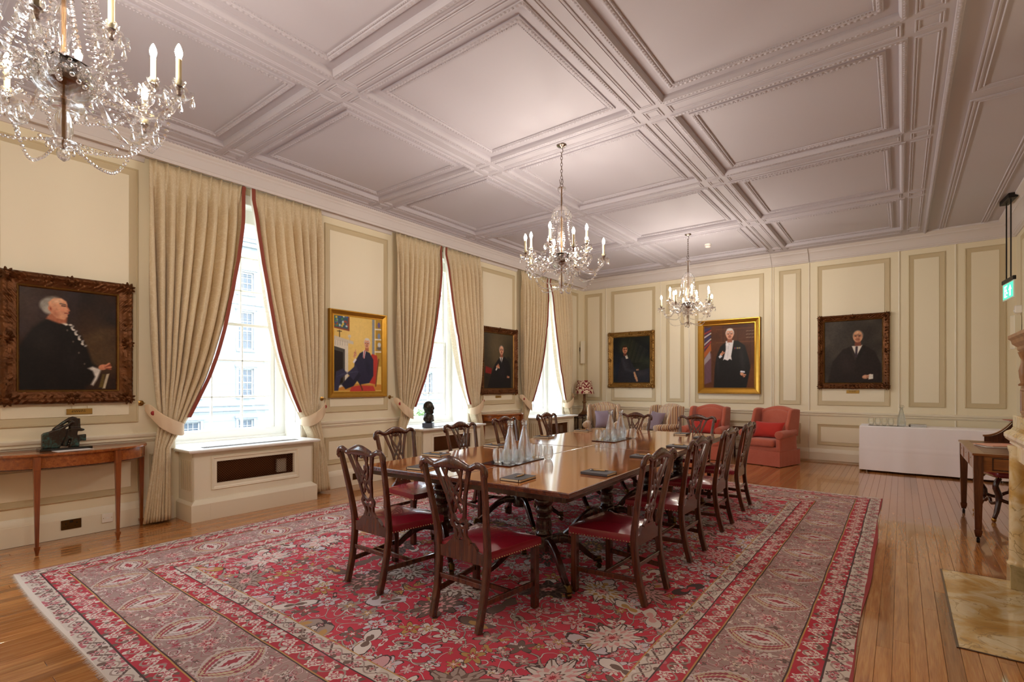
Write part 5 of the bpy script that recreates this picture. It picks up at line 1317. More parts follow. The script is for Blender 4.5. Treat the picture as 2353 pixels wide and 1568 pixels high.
# ------------------------------------------------------------------ exit sign, speakers, sockets, detector
ex = thing('exit_sign', 'hanging green emergency exit sign on two black rods', 'sign', (1.205, 9.95, 0), math.radians(6))
MB().box(-.05, .05, -.21, .21, 4.085, 4.150, .004).build('ceiling_plate', M['iron'], ex)
for y in (-.10, .10): MB().tube([(0, y, 4.09), (0, y, 3.0)], .0085, 8).build('rod', M['iron'], ex)
MB().box(-.018, .018, -.26, .26, 2.945, 3.00, .004).build('housing', M['iron'], ex)
MB().box(-.007, .007, -.25, .25, 2.70, 2.945, .002).build('sign_plate', plain('clear_edge', 'dfeee8', .2), ex)
sg = emit('lit_green_sign', '2f9c78', .9); wh = emit('lit_white_pictogram', 'f2fff8', 1.1)
for s in (-1, 1):
    pl = MB().box(s*.0072, s*.0085, -.225, .225, 2.72, 2.93).build('green_face', sg, ex)
    q = lambda a, b, n, s=s: (s*.0086+s*n, a*1.6*-s, b)
    mb = MB()
    mb.prism([(.02, 2.745), (.10, 2.745), (.10, 2.905), (.02, 2.905), (.02, 2.895), (.09, 2.895), (.09, 2.755), (.02, 2.755)], 0, .001, q)      # doorway
    for (a0, b0, a1, b1, w_) in ((.055, 2.86, .045, 2.815, .016), (.045, 2.815, .02, 2.79, .012), (.02, 2.79, .0, 2.80, .010), (.045, 2.815, .065, 2.785, .012), (.065, 2.785, .06, 2.755, .010), (.055, 2.855, .03, 2.835, .008), (.055, 2.855, .08, 2.83, .008)):
        L = math.hypot(a1-a0, b1-b0); nx, ny = -(b1-b0)/L*w_/2, (a1-a0)/L*w_/2
        mb.prism([(a0+nx, b0+ny), (a1+nx, b1+ny), (a1-nx, b1-ny), (a0-nx, b0-ny)], 0, .001, q)
    mb.prism([(.060+.011*math.cos(k*pi/5), 2.882+.011*math.sin(k*pi/5)) for k in range(10)], 0, .001, q)
    mb.prism([(-.075, 2.745), (-.045, 2.745), (-.045, 2.83), (-.02, 2.83), (-.06, 2.90), (-.10, 2.83), (-.075, 2.83)], 0, .001, q)              # arrow up
    mb.build('running_man_and_arrow', wh, ex)
def speaker(label, loc, rz, h):
    t = thing('column_speaker', label, 'speaker', loc, rz, 'slim cream wall speakers')
    MB().box(-.055, .055, 0, .09, 0, h, .006).build('cabinet', M['trim'], t); MB().box(-.045, .045, -.003, .001, .02, h-.02, .002).build('grille_cloth', M['field'], t)
    MB().box(-.02, .02, .09, .14, h*.55, h*.72, .003).tube([(0, .13, h*.55), (.0, .135, h*.3)], .006, 6).build('bracket', M['steel'], t); return t
speaker('slim cream speaker in the left far corner above the lamp', (-6.365, 11.30, 2.03), pi/2+.2, .57)
speaker('slim cream speaker on a bracket under the motion sensor', (1.365, 10.95, 2.05), -pi/2+.35, .52)
sn = thing('motion_sensor', 'small white motion sensor above the right hand wall speaker', 'sensor', (1.42, 10.95, 2.60))
MB().box(-.03, .058, -.04, .04, 0, .12, .012).build('sensor_body', M['plastic'], sn); MB().sphere((-.03, 0, .04), .025, 10, 6, (.5, 1, 1)).build('lens', M['white'], sn, smooth=90)
sd = thing('smoke_detector', 'white round smoke detector on the ceiling near the farthest chandelier', 'smoke detector', (-2.90, 9.86, ZC+.036))
MB().lathe([(.055, 0), (.057, -.02), (.052, -.03), (.05, -.05), (.036, -.062), (.001, -.064)], 24).build('detector_body', M['plastic'], sd, smooth=35)
MB().lathe([(.0515, -.031), (.052, -.034), (.0515, -.038)], 24).build('red_ring', plain('red_ring', '8f2030', .4), sd)
def outlet(label, y, z, kind, loc_x=XL+.0305):
    t = thing('wall_socket' if kind else 'spur_plate', label, 'socket', (loc_x, y, z))
    m = M['brass_dark'] if kind else M['plastic']; w = .077 if kind else .046
    MB().box(0, .009, -w, w, -.046, .046, .003).build('plate', m, t)
    if kind:
        for s in (-1, 1): MB().box(.009, .010, s*.042-.004, s*.042+.004, .004, .016).box(.009, .010, s*.042-.018, s*.042-.010, -.022, -.016).box(.009, .010, s*.042+.010, s*.042+.018, -.022, -.016).build('pin_holes', M['black'], t)
        MB().box(.009, .0125, -.014, .014, .018, .036, .002).build('switch', M['black'], t)
    else:
        MB().box(.009, .011, -.012, .012, -.008, .008, .001).build('fuse_holder', M['white'], t)
        for s in (-1, 1): MB().sphere((.009, s*.034, 0), .004, 6, 4).build('screw', M['brass'], t)
    return t
outlet('brass double wall socket in the skirting under the near console table', 1.307, .130, True)
outlet('white blank wall plate in the skirting under the near console table', 1.592, .132, False)
outlet('brass wall socket in the skirting behind the nearest window side dining chair', 4.60, .130, True)
# ------------------------------------------------------------------ painted portraits: brushwork as colours of a fine canvas mesh
def s2l(a): return np.where(a <= .04045, a/12.92, ((np.maximum(a, 0)+.055)/1.055)**2.4)
def hx(h): return np.array([int(h[i:i+2], 16)/255 for i in (0, 2, 4)])
class Canvas:
    def __init__(s, nx, ny, base, asp):
        s.nx, s.ny, s.asp = nx, ny, asp
        s.Y, s.X = np.mgrid[0:1:ny*1j, 0:1:nx*1j]; s.X = s.X*asp
        s.I = np.zeros((ny, nx, 3))+hx(base); s.r = np.random.default_rng(nx*7+ny)
    def nz(s, k):
        a = s.r.random((k+2, int(k*s.asp)+3)); y = s.Y*k; x = s.X*k; i = y.astype(int); j = x.astype(int); f = y-i; g = x-j; f = f*f*(3-2*f); g = g*g*(3-2*g)
        return (a[i, j]*(1-f)+a[i+1, j]*f)*(1-g)+(a[i, j+1]*(1-f)+a[i+1, j+1]*f)*g
    def put(s, al, c): s.I += np.clip(al, 0, 1)[..., None]*(hx(c)-s.I); return s
    def mottle(s, c, k, lo=.45, hi=.8, a=.6): return s.put((s.nz(k)-lo)/(hi-lo)*a, c)
    def ell(s, cx, cy, rx, ry, c, rot=0, soft=.25, a=1):
        dx, dy = s.X-cx, s.Y-cy; u = dx*math.cos(rot)+dy*math.sin(rot); v = dy*math.cos(rot)-dx*math.sin(rot)
        return s.put((1-np.sqrt((u/rx)**2+(v/ry)**2))/soft*a if soft else 0, c) if a == 1 else s.put(np.clip((1-np.sqrt((u/rx)**2+(v/ry)**2))/soft, 0, 1)*a, c)
    def sd(s, P):
        d = np.full(s.X.shape, 9.0); ins = np.zeros(s.X.shape, bool); n = len(P)
        for i in range(n):
            (x0, y0), (x1, y1) = P[i], P[(i+1) % n]; ex, ey = x1-x0, y1-y0; t = np.clip(((s.X-x0)*ex+(s.Y-y0)*ey)/(ex*ex+ey*ey+1e-12), 0, 1)
            d = np.minimum(d, np.hypot(s.X-x0-t*ex, s.Y-y0-t*ey)); c = (y0 > s.Y) != (y1 > s.Y)
            ins ^= c & (s.X < (x1-x0)*(s.Y-y0)/(y1-y0+1e-12)+x0)
        return np.where(ins, -d, d)
    def poly(s, P, c, soft=.012, a=1): return s.put(np.clip(.5-s.sd(P)/soft, 0, 1)*a, c)
    def line(s, P, c, w=.01, soft=.008, a=1):
        d = np.full(s.X.shape, 9.0)
        for (x0, y0), (x1, y1) in zip(P, P[1:]):
            ex, ey = x1-x0, y1-y0; t = np.clip(((s.X-x0)*ex+(s.Y-y0)*ey)/(ex*ex+ey*ey+1e-12), 0, 1); d = np.minimum(d, np.hypot(s.X-x0-t*ex, s.Y-y0-t*ey))
        return s.put(np.clip((w/2-d)/soft+.5, 0, 1)*a, c)
    def head(s, cx, cy, h, turn, skin, shade, hair, bald=False, tilt=0):
        """h half height of the head, turn -1..1 where the face looks"""
        w = h*.74
        s.poly([(cx-w*.5, cy-h*.5), (cx+w*.5, cy-h*.5), (cx+w*.6, cy-h*1.5), (cx-w*.6, cy-h*1.5)], shade, h*.15)
        s.ell(cx-turn*w*.22, cy+h*.20, w*1.10, h*.95, hair, 0, .18)
        s.ell(cx, cy, w*.94, h, skin, 0, .14)
        if bald: s.ell(cx+turn*w*.1, cy+h*.50, w*.74, h*.50, skin, 0, .35); s.ell(cx+turn*w*.25, cy+h*.62, w*.3, h*.2, 'f0d2b4', 0, 1, .8)
        else: s.ell(cx-turn*w*.1, cy+h*.86, w*.85, h*.30, hair, 0, .4)
        s.ell(cx-turn*w*.75, cy-h*.05, w*.42, h*.75, shade, 0, 1, .75); s.ell(cx, cy-h*.75, w*.55, h*.3, shade, 0, 1, .6)
        s.ell(cx-turn*w*.92, cy-h*.02, w*.16, h*.24, skin, 0, .4); s.ell(cx-turn*w*.92, cy-h*.02, w*.07, h*.14, shade, 0, .8)
        s.poly([(cx+turn*w*.1-w*.7, cy+h*.34), (cx+turn*w*.1+w*.8, cy+h*.34), (cx+turn*w*.1+w*.8, cy-h*.02), (cx+turn*w*.1-w*.7, cy-h*.02)], shade, h*.30, .45)
        for q in (-1, 1):
            ex = cx+turn*w*.28+q*w*.38; s.ell(ex, cy+h*.10, w*.27, h*.15, shade, 0, .7); s.line([(ex-w*.22, cy+h*.24), (ex+w*.22, cy+h*.26)], hair, h*.09, h*.05); s.ell(ex, cy+h*.08, w*.13, h*.075, '20120e', 0, .5)
            s.ell(ex+q*w*.02, cy-h*.14, w*.24, h*.16, 'd98c6c', 0, 1, .55)
        s.poly([(cx+turn*w*.30-w*.05, cy+h*.10), (cx+turn*w*.30+w*.07, cy+h*.10), (cx+turn*w*.42+w*.14, cy-h*.24), (cx+turn*w*.36-w*.14, cy-h*.26)], 'b56f52', h*.06, .85)
        s.line([(cx+turn*w*.36-w*.16, cy-h*.28), (cx+turn*w*.36+w*.16, cy-h*.27)], '6a3224', h*.07, h*.05); s.line([(cx+turn*w*.34+w*.02, cy+h*.08), (cx+turn*w*.42+w*.03, cy-h*.18)], 'f0cba8', h*.06, h*.05)
        s.line([(cx+turn*w*.32-w*.28, cy-h*.49), (cx+turn*w*.32+w*.28, cy-h*.48)], '7a2c28', h*.10, h*.05); s.line([(cx+turn*w*.32-w*.18, cy-h*.58), (cx+turn*w*.32+w*.18, cy-h*.58)], 'c08068', h*.06, h*.06, .8)
        s.ell(cx+turn*w*.32, cy-h*.78, w*.30, h*.10, 'e0ac8c', 0, 1, .6)
        for q in (-1, 1): s.line([(cx+turn*w*.34+q*w*.22, cy-h*.24), (cx+turn*w*.32+q*w*.40, cy-h*.52)], shade, h*.06, h*.08, .7)
        return s
    def hand(s, x, y, r, skin, shade, ang=0):
        s.ell(x, y, r, r*.75, skin, ang, .3)
        for k in range(4):
            a = ang-.5+k*.3; s.line([(x+r*.5*math.cos(a), y+r*.5*math.sin(a)), (x+r*1.5*math.cos(a), y+r*1.5*math.sin(a))], skin if k % 2 else shade, r*.38, r*.15)
        return s
    def brush(s, amp=.05):
        n = (s.nz(40)-.5)*amp+(s.nz(90)-.5)*amp*.8; s.I *= (1+n)[..., None]; s.I += ((s.nz(60)-.5)*amp*.3)[..., None]; s.I = np.clip(s.I, 0, 1); return s
M['paint'] = None
def paint_mat():
    t = NT('oil_paint'); a = t.new('ShaderNodeVertexColor', layer_name='paint'); t.set(Base_Color=a.outputs[0], Roughness=.5, Specular_IOR_Level=.22)
    t.bump(t.noise(t.obj(), 130, 3), .12, .001); return t.m
M['paint'] = paint_mat()
M['gilt'] = plain('bright_gilding', 'b98a35', .34, .85, bump=(60, .15, .002), var=.15)
M['gilt_old'] = plain('worn_gilding', '5e3616', .42, .65, bump=(45, .6, .005), var=.6)
M['gilt_mid'] = plain('antique_gilding', '8f6a34', .40, .75, bump=(45, .4, .004), var=.35)
def portrait(label, P, a0, a1, b0, b1, fw, style, cv, dep=.075, top=0):
    t = thing('framed_portrait', label, 'painting', P((a0+a1)/2, b0, 0)); L = Vector(t.location)
    Q = lambda a, b, n: tuple(Vector(P(a, b, n+.002))-L)
    w, h = a1-a0, b1-b0
    ci, cj = cv.ny, cv.nx; fi = fw-.012
    mb = MB(); mb.grid(cj-1, ci-1, lambda u, v: Q(lerp(a0+fi, a1-fi, u), lerp(b0+fi, b1-fi, v), .022))
    me = mb.mesh('canvas', M['paint'], recalc=False)
    at = me.color_attributes.new('paint', 'FLOAT_COLOR', 'POINT'); c = np.ones((ci*cj, 4)); c[:, :3] = s2l(cv.I.reshape(-1, 3)); at.data.foreach_set('color', c.ravel())
    link('canvas', me, t)
    d = dep; rng = np.random.default_rng(int(abs(a0)*100)); ph = rng.uniform(0, 6, 8)
    if style in ('ornate', 'ornate_gold'):
        pr = [(0, 0), (0, d*.55), (fw*.05, d*.80), (fw*.16, d*.98), (fw*.28, d), (fw*.38, d*.84), (fw*.48, d*.72), (fw*.58, d*.74), (fw*.66, d*.62), (fw*.72, d*.60), (fw*.80, d*.52), (fw*.86, d*.50), (fw*.93, d*.36), (fw, .022), (fw, .018)]
        sub = (int(w/.011), int(h/.011))
        def disp(a, b, dd, n):
            q = dd/fw
            if q < .03 or q > .96: return 0
            s_ = min(a-a0, a1-a, b-b0, b1-b); along = b if (min(a-a0, a1-a) < min(b-b0, b1-b)) else a
            k = math.sin(along*62+ph[0]+8*q)*math.cos(along*37+ph[1]+14*q)+.6*math.sin(along*131+q*21+ph[2])
            return .0075*k*(1 if .03 < q < .62 else .35)
        MB().rloft(pr, a0, a1, b0, b1, Q, sub=sub, disp=disp).build('carved_frame', M['gilt_old'] if style == 'ornate' else M['gilt_mid'], t, smooth=55)
        ax = Vector(P(1, 0, 0))-Vector(P(0, 0, 0)); nn = Vector(P(0, 0, 1))-Vector(P(0, 0, 0)); ay = Vector((0, 0, 1))
        for (ca_, cb, sz) in [(a0, b0, 1), (a1, b0, 1), (a1, b1, 1), (a0, b1, 1), ((a0+a1)/2, b1, .8), ((a0+a1)/2, b0, .8), (a0, (b0+b1)/2, .8), (a1, (b0+b1)/2, .8)]:
            ia = ca_+(-1 if ca_ > (a0+a1)/2+.01 else (1 if ca_ < (a0+a1)/2-.01 else 0))*fw*.34; ib = cb+(-1 if cb > (b0+b1)/2+.01 else (1 if cb < (b0+b1)/2-.01 else 0))*fw*.34
            orn = MB()
            for k in range(9):
                an = k*2*pi/9+sz; rr = fw*.30*sz; o = Vector(Q(ia+rr*math.cos(an), ib+rr*math.sin(an), d*.80))
                dv = (ax*math.cos(an)+ay*math.sin(an)); orn.egg(o, (fw*.20, fw*.09, .020), dv, nn)
            orn.egg(Vector(Q(ia, ib, d*.85)), (fw*.18, fw*.18, .028), ax, nn)
            orn.build('carved_ornament', M['gilt_old'] if style == 'ornate' else M['gilt_mid'], t, smooth=60)
        MB().rloft([(fw*.84, d*.50), (fw*.87, d*.56), (fw*.91, d*.50), (fw*.95, d*.38)], a0, a1, b0, b1, Q).build('gilt_slip', M['gilt_mid'], t, smooth=40)
    else:
        pr = [(0, 0), (0, d*.85), (fw*.06, d), (fw*.16, d), (fw*.22, d*.86), (fw*.30, d*.80), (fw*.55, d*.58), (fw*.72, d*.46), (fw*.76, d*.54), (fw*.84, d*.54), (fw*.88, d*.42), (fw, .024), (fw, .018)]
        MB().rloft(pr, a0, a1, b0, b1, Q).build('gilt_frame', M['gilt'], t, smooth=20)
        if style == 'beaded':
            be = MB(); nn = Vector(P(0, 0, 1))-Vector(P(0, 0, 0)); ax = Vector(P(1, 0, 0))-Vector(P(0, 0, 0))
            for dd, hh, pit, r in ((fw*.20, d*.88, .026, .009), (fw*.92, d*.42, .018, .006)):
                for e in range(4):
                    p, q = [((a0+dd, b0+dd), (a1-dd, b0+dd)), ((a1-dd, b0+dd), (a1-dd, b1-dd)), ((a1-dd, b1-dd), (a0+dd, b1-dd)), ((a0+dd, b1-dd), (a0+dd, b0+dd))][e]
                    m_ = int(math.hypot(q[0]-p[0], q[1]-p[1])/pit)
                    for i in range(m_): be.egg(Vector(Q(lerp(p[0], q[0], i/m_), lerp(p[1], q[1], i/m_), hh)), (r, r*.8, r), ax if e % 2 == 0 else (0, 0, 1), nn)
            be.build('beading', M['gilt_mid'], t, smooth=60, kind='stuff')
    return t
SK, SH = 'd79c7a', '8a4c38'
# 1 profile of a man in a black court coat
A = .745/.97; c = Canvas(166, 212, '2c180e', A); c.mottle('4e3820', 3, .4, .9, .9).mottle('1a1210', 4, .5, .9, .8).mottle('3a3038', 5, .55, .9, .5).ell(.12, .80, .35, .4, '4a4048', 0, 1, .5).ell(.60, .55, .25, .10, '5a4626', .5, 1, .5)
c.poly([(.0, .0), (.0, .40), (.10, .60), (.22, .72), (.36, .665), (.46, .56), (.52, .42), (.56, .28), (.62, .22), (.60, .12), (.5, .04), (.5, 0)], '120b09', .03)
c.ell(.18, .48, .14, .22, '231d1b', .3, 1, .8).ell(.40, .30, .10, .2, '1e1818', .2, 1, .7)
c.poly([(.215, .72), (.235, .745), (.33, .69), (.37, .655), (.35, .645)], 'e6dfd2', .012)
h = .105; cx, cy = .295, .80
c.poly([(.20, .70), (.24, .78), (.36, .74), (.355, .67), (.30, .66)], 'a8664a', .02)
c.ell(.235, .835, .095, .085, '8f8a82', .2, .25).ell(.215, .79, .05, .055, 'a8a298', 0, .5)
c.poly([(.215, .86), (.26, .915), (.315, .912), (.352, .885), (.362, .850), (.360, .835), (.380, .795), (.368, .785), (.372, .765), (.362, .755), (.362, .735), (.335, .70), (.275, .715), (.235, .76)], 'd69a78', .012)
c.ell(.285, .88, .06, .03, 'ecc6a4', .3, 1, .9).ell(.27, .76, .04, .06, 'a8644a', .3, 1, .8).ell(.322, .79, .03, .035, 'cf7f62', 0, 1, .6)
c.line([(.305, .858), (.345, .852)], '5a4a40', .010, .008).line([(.318, .838), (.345, .836)], '3a241c', .010, .008).line([(.342, .768), (.370, .770)], '8a3a30', .010, .008).line([(.350, .845), (.376, .797), (.36, .79)], 'b0664c', .008, .01)
c.ell(.232, .80, .020, .034, 'c07a5c', .2, .4).ell(.234, .80, .009, .018, '7a3a2a', .2, .8).ell(.25, .915, .07, .02, '7d766c', .1, .8, .7)
for k in range(14): c.ell(.385+k*.0085+.01*math.sin(k*2), .655-k*.0155, .020, .013, ['d8d2c8', '8d8a88', 'bdb8b0'][k % 3], k, .6)
for k in range(4): c.ell(.36+k*.045, .60-k*.11, .010, .013, '5a5048', 0, .5)
c.poly([(.52, .225), (.56, .245), (.63, .215), (.60, .12), (.565, .05), (.545, .06), (.58, .14), (.56, .20)], 'cfc9c2', .02).mottle('d8d4ce', 30, .99, 1.2, 0)
c.hand(.645, .24, .045, 'cc8464', '8a4632', .25); c.poly([(.64, .02), (.675, .17), (.70, .175), (.69, .13), (.665, .02)], 'b8aa90', .01).poly([(.61, .03), (.64, .17), (.665, .17), (.645, .03)], '5c4a22', .012)
c.brush(.10)
portrait('large portrait of a man in profile in a black coat, carved dark gilt frame', PL, .80, 1.806, 1.312, 2.552, .140, 'ornate', c, .085)
# 2 seated man in a navy suit, bright interior
A = .84/1.10; c = Canvas(136, 178, 'e3c06a', A); c.ell(.35, .75, .4, .5, 'efd084', 0, 1, .7)
c.poly([(.0, .02), (.76, .02), (.76, .10), (0, .12)], 'c88a3a', .01)
c.poly([(-.01, .83), (.24, .80), (.24, 1.02), (-.01, 1.02)], '8a4a34', .008).poly([(-.01, .85), (.215, .825), (.215, 1.02), (-.01, 1.02)], '3f5a6a', .006)
for k in range(26): c.ell(c.r.uniform(.0, .21), c.r.uniform(.86, .99), .022, .018, ['e0c24a', '4f8a4a', '3a5aa0', 'c2d0d8', 'a04a3a'][k % 5], k, .6)
c.poly([(-.01, .03), (.22, .10), (.22, .66), (-.01, .70)], 'dcd5c6', .008).poly([(-.01, .68), (.30, .63), (.30, .67), (-.01, .735)], 'cfc6b4', .006).poly([(-.01, .05), (.17, .12), (.17, .56), (-.01, .60)], '4a4640', .006).poly([(-.01, .06), (.14, .13), (.14, .52), (-.01, .55)], '20140f', .008)
for k in range(6): c.line([(.03+k*.035, .61), (.03+k*.035, .67)], 'a8a094', .006, .006)
c.line([(.09, .72), (.09, .80)], '4a3a20', .012, .01).line([(.06, .79), (.12, .79)], '4a3a20', .01, .01).ell(.24, .735, .03, .025, 'd8cfc2', 0, .4).line([(.24, .68), (.24, .73)], 'c8bda8', .012, .01)
c.poly([(.60, .30), (.64, .30), (.64, 1.02), (.60, 1.02)], '8a9098', .006).poly([(.66, .35), (.77, .35), (.77, 1.02), (.66, 1.02)], 'b08c34', .006)
for y in (.55, .72, .86): c.line([(.65, y), (.77, y+.004)], 'e6dfd0', .018, .006)
for y, col in ((.92, '6a5a8a'), (.77, '7a8ab0')): c.ell(.715, y, .028, .045, col, 0, .3)
c.ell(.72, .60, .045, .03, '6a6460', 0, .3).ell(.72, .65, .035, .04, 'c8ccd0', 0, .4)
c.poly([(.24, .0), (.27, .07), (.40, .09), (.62, .08), (.66, .0)], 'c0403a', .012).poly([(.55, .12), (.66, .10), (.70, .40), (.68, .50), (.60, .52), (.54, .44)], 'b8382f', .015).poly([(.40, .22), (.60, .26), (.62, .30), (.44, .275)], 'd05a4a', .012)
c.line([(.42, .22), (.40, .12), (.44, .03)], '6a3a20', .022, .01).line([(.66, .08), (.68, .25), (.71, .45)], '7a4a26', .02, .01)
NV = '26243e'
c.poly([(.30, .22), (.32, .40), (.40, .52), (.48, .56), (.56, .53), (.62, .44), (.62, .22), (.55, .12), (.40, .10)], NV, .014)
c.poly([(.36, .30), (.42, .22), (.30, .08), (.18, .04), (.12, .10), (.22, .20)], '201e34', .015).poly([(.38, .26), (.30, .16), (.14, .31), (.04, .27), (.0, .02), (.07, .02), (.11, .18), (.17, .22), (.34, .36)], '34324c', .014)
for k in range(7): c.line([(.05+k*.045, .20+.012*k), (.20+k*.03, .27)], '4c4a66', .006, .01, .6)
c.ell(.53, .34, .05, .14, '1a1830', .2, 1, .8).poly([(.455, .56), (.50, .57), (.475, .45), (.45, .47)], 'e8dce0', .008).line([(.478, .555), (.462, .46)], 'b05a6a', .016, .008)
c.poly([(.30, .40), (.36, .44), (.44, .42), (.38, .34)], NV, .01).poly([(.29, .40), (.33, .45), (.35, .43), (.31, .38)], 'eae6ee', .006)
c.hand(.315, .475, .026, SK, SH, 1.3).hand(.335, .50, .024, SK, SH, 2.0).line([(.33, .52), (.335, .56)], SK, .014, .01)
c.head(.515, .655, .068, -.25, 'e2ac8c', 'b06a50', 'd8d4d0').brush(.03)
portrait('bright yellow portrait of a seated man on a red chair, plain gold frame', PL, 4.130, 5.138, 1.310, 2.588, .088, 'plain', c, .06)
# 3 bald man, hands clasped
A = .90/1.13; c = Canvas(118, 152, '3a3224', A); c.mottle('564a34', 3, .4, .9, .8).ell(.35, .75, .35, .3, '6a5c42', 0, 1, .5).ell(.1, .2, .3, .4, '1c1612', 0, 1, .8)
c.poly([(.05, .28), (.20, .26), (.22, .36), (.06, .40)], '7d1f1c', .02).poly([(.60, .25), (.74, .25), (.74, .55), (.64, .60)], '262620', .02)
c.poly([(.10, .0), (.18, .22), (.30, .44), (.42, .56), (.56, .58), (.68, .50), (.74, .30), (.74, 0)], '171519', .02).ell(.5, .3, .12, .2, '23202a', 0, 1, .7)
c.poly([(.42, .575), (.52, .58), (.47, .45)], 'd8d2ca', .01).line([(.47, .55), (.465, .46)], '20202c', .022, .01)
c.head(.475, .695, .085, .15, 'd6a084', '8a5240', '8f8880', True); c.hand(.36, .40, .035, SK, SH, .6).hand(.40, .385, .032, SK, SH, 2.4).poly([(.31, .34), (.35, .39), (.37, .36), (.33, .32)], 'd0cac4', .008).hand(.67, .21, .03, 'c08a70', SH, 3.0).brush(.06)
portrait('portrait of a bald man with clasped hands, carved frame between the far windows', PL, 7.385, 8.565, 1.305, 2.648, .125, 'ornate', c, .08)
# 4 young man seated sideways, deep greens
A = .95/1.12; c = Canvas(118, 140, '1a1c16', A); c.mottle('2c3426', 4, .4, .8, .9).mottle('101218', 3, .5, .8, .7).ell(.15, .3, .3, .5, '16203c', 0, 1, .8)
for k in range(14): x0 = .4+.03*k; c.line([(x0, .95-.02*k), (x0-.12, .45)], ['3a4430', '28301f', '4a4a34'][k % 3], .02, .03, .5)
c.poly([(.10, .0), (.14, .35), (.22, .55), (.30, .60), (.40, .52), (.50, .32), (.66, .27), (.85, .32), (.85, .02), (.4, .0)], '23232b', .025).ell(.30, .38, .10, .2, '34343e', .2, 1, .8).ell(.66, .2, .2, .08, '38343a', .2, 1, .8).line([(.22, .52), (.30, .30), (.48, .24)], '3e3e48', .05, .05, .6)
c.poly([(.28, .60), (.33, .61), (.36, .53), (.31, .52)], 'cfc6ba', .01).head(.285, .715, .085, .35, 'c88a66', '6a3628', '3a2016'); c.hand(.52, .15, .04, 'c09070', '6a4434', -1.2).line([(.50, .22), (.56, .05)], 'b88a68', .04, .02).hand(.56, .28, .025, 'b08064', '6a4434', 0).brush(.09)
portrait('dark portrait of a young man seated sideways, old gold frame on the far wall', PB, -5.765, -4.575, 1.42, 2.775, .128, 'ornate_gold', c, .075)
# 5 standing man in white tie, medals and gown
A = 1.02/1.34; c = Canvas(130, 172, '55301c', A); c.mottle('6e4022', 4, .4, .9, .9).mottle('3a2014', 5, .5, .9, .7)
for x in (.30, .52, .70): c.line([(x, .35), (x, 1)], '42261a', .012, .012, .7)
for y in (.72, .93): c.line([(.2, y), (.76, y)], '7a4c2c', .014, .012, .6)
c.poly([(-.01, .05), (.12, .10), (.12, .55), (-.01, .62)], '6a4a54', .02).poly([(-.01, .55), (.10, .66), (.10, .95), (-.01, 1.0)], '4a3046', .02)
for k, col in enumerate(('b03a30', 'd8d0cc', '33406a', 'd8d0cc', 'b03a30', '33406a')): c.line([(-.01, .62+k*.06), (.11, .74+k*.045)], col, .020, .012, .85)
c.poly([(.0, .56), (.11, .72), (.12, .60), (.01, .48)], 'a85a2a', .012).poly([(.0, .45), (.10, .60), (.11, .48), (.0, .36)], '9a8c90', .012)
c.poly([(.16, .0), (.17, .30), (.20, .50), (.26, .66), (.36, .74), (.52, .74), (.62, .66), (.68, .45), (.70, .32), (.64, .0)], '1b1819', .015).ell(.58, .45, .05, .25, '2e2a2a', .1, 1, .8).ell(.22, .35, .03, .25, '2a2628', 0, 1, .7)
c.poly([(.34, .74), (.46, .75), (.44, .62), (.42, .50), (.43, .44), (.40, .46), (.37, .435), (.32, .455), (.30, .44), (.34, .60)], 'e4e0e2', .010).line([(.385, .70), (.365, .47)], 'c4c0c8', .006, .008)
c.ell(.365, .685, .032, .020, 'f0eef0', .1, .4).ell(.415, .695, .032, .020, 'e8e6ea', -.1, .4).ell(.39, .69, .010, .012, 'b8b4bc', 0, .6)
for k in range(5): c.ell(.475+k*.018, .625, .010, .016, ['a83a34', '3a5080', 'c8a04a', '8a8a90', 'b0a070'][k], 0, .4)
c.head(.40, .845, .085, -.05, 'dca488', '9a5e48', 'dad6d2'); c.hand(.275, .535, .034, SK, SH, .8).poly([(.23, .50), (.26, .53), (.29, .50), (.25, .47)], 'd8dce8', .008).hand(.58, .22, .036, SK, SH, -.6).poly([(.55, .25), (.62, .24), (.62, .265), (.56, .275)], 'e0e0ea', .008)
for k in range(9): c.line([(.64+(k % 3)*.04, .88-(k//3)*.05), (.67+(k % 3)*.04, .885-(k//3)*.05)], 'c9b6a0', .006, .006, .7)
c.brush(.05)
portrait('portrait of a man standing in white tie and gown, bright gold frame', PB, -3.57, -2.305, 1.305, 2.902, .125, 'beaded', c, .085)
# 6 man in a dark suit against grey brown
A = .90/1.15; c = Canvas(118, 152, '3c352f', A); c.mottle('4c443c', 6, .4, .9, .8).mottle('28221f', 5, .5, .9, .7).ell(.15, .8, .3, .3, '575049', 0, 1, .5)
c.poly([(.05, .0), (.12, .35), (.26, .54), (.40, .60), (.54, .60), (.68, .50), (.76, .30), (.76, 0)], '241b19', .02).ell(.32, .3, .14, .2, '332826', .2, 1, .8).poly([(.38, .59), (.52, .60), (.44, .42)], 'ded6cc', .012).line([(.445, .57), (.437, .42)], '3a2e38', .03, .012)
c.line([(.36, .58), (.43, .38)], '3a2e2a', .02, .02, .8).line([(.55, .58), (.46, .38)], '181210', .02, .02, .8)
c.head(.46, .735, .098, -.12, 'd09a78', '7d4734', '6f665e', True); c.hand(.56, .10, .05, 'c89478', '7a4a38', .1).poly([(.60, .06), (.66, .07), (.66, .14), (.61, .14)], 'ddd6cc', .01).brush(.09)
portrait('rightmost portrait on the far wall, balding man in suit and tie, carved frame', PB, -1.285, -.16, 1.418, 2.815, .118, 'ornate', c, .08)
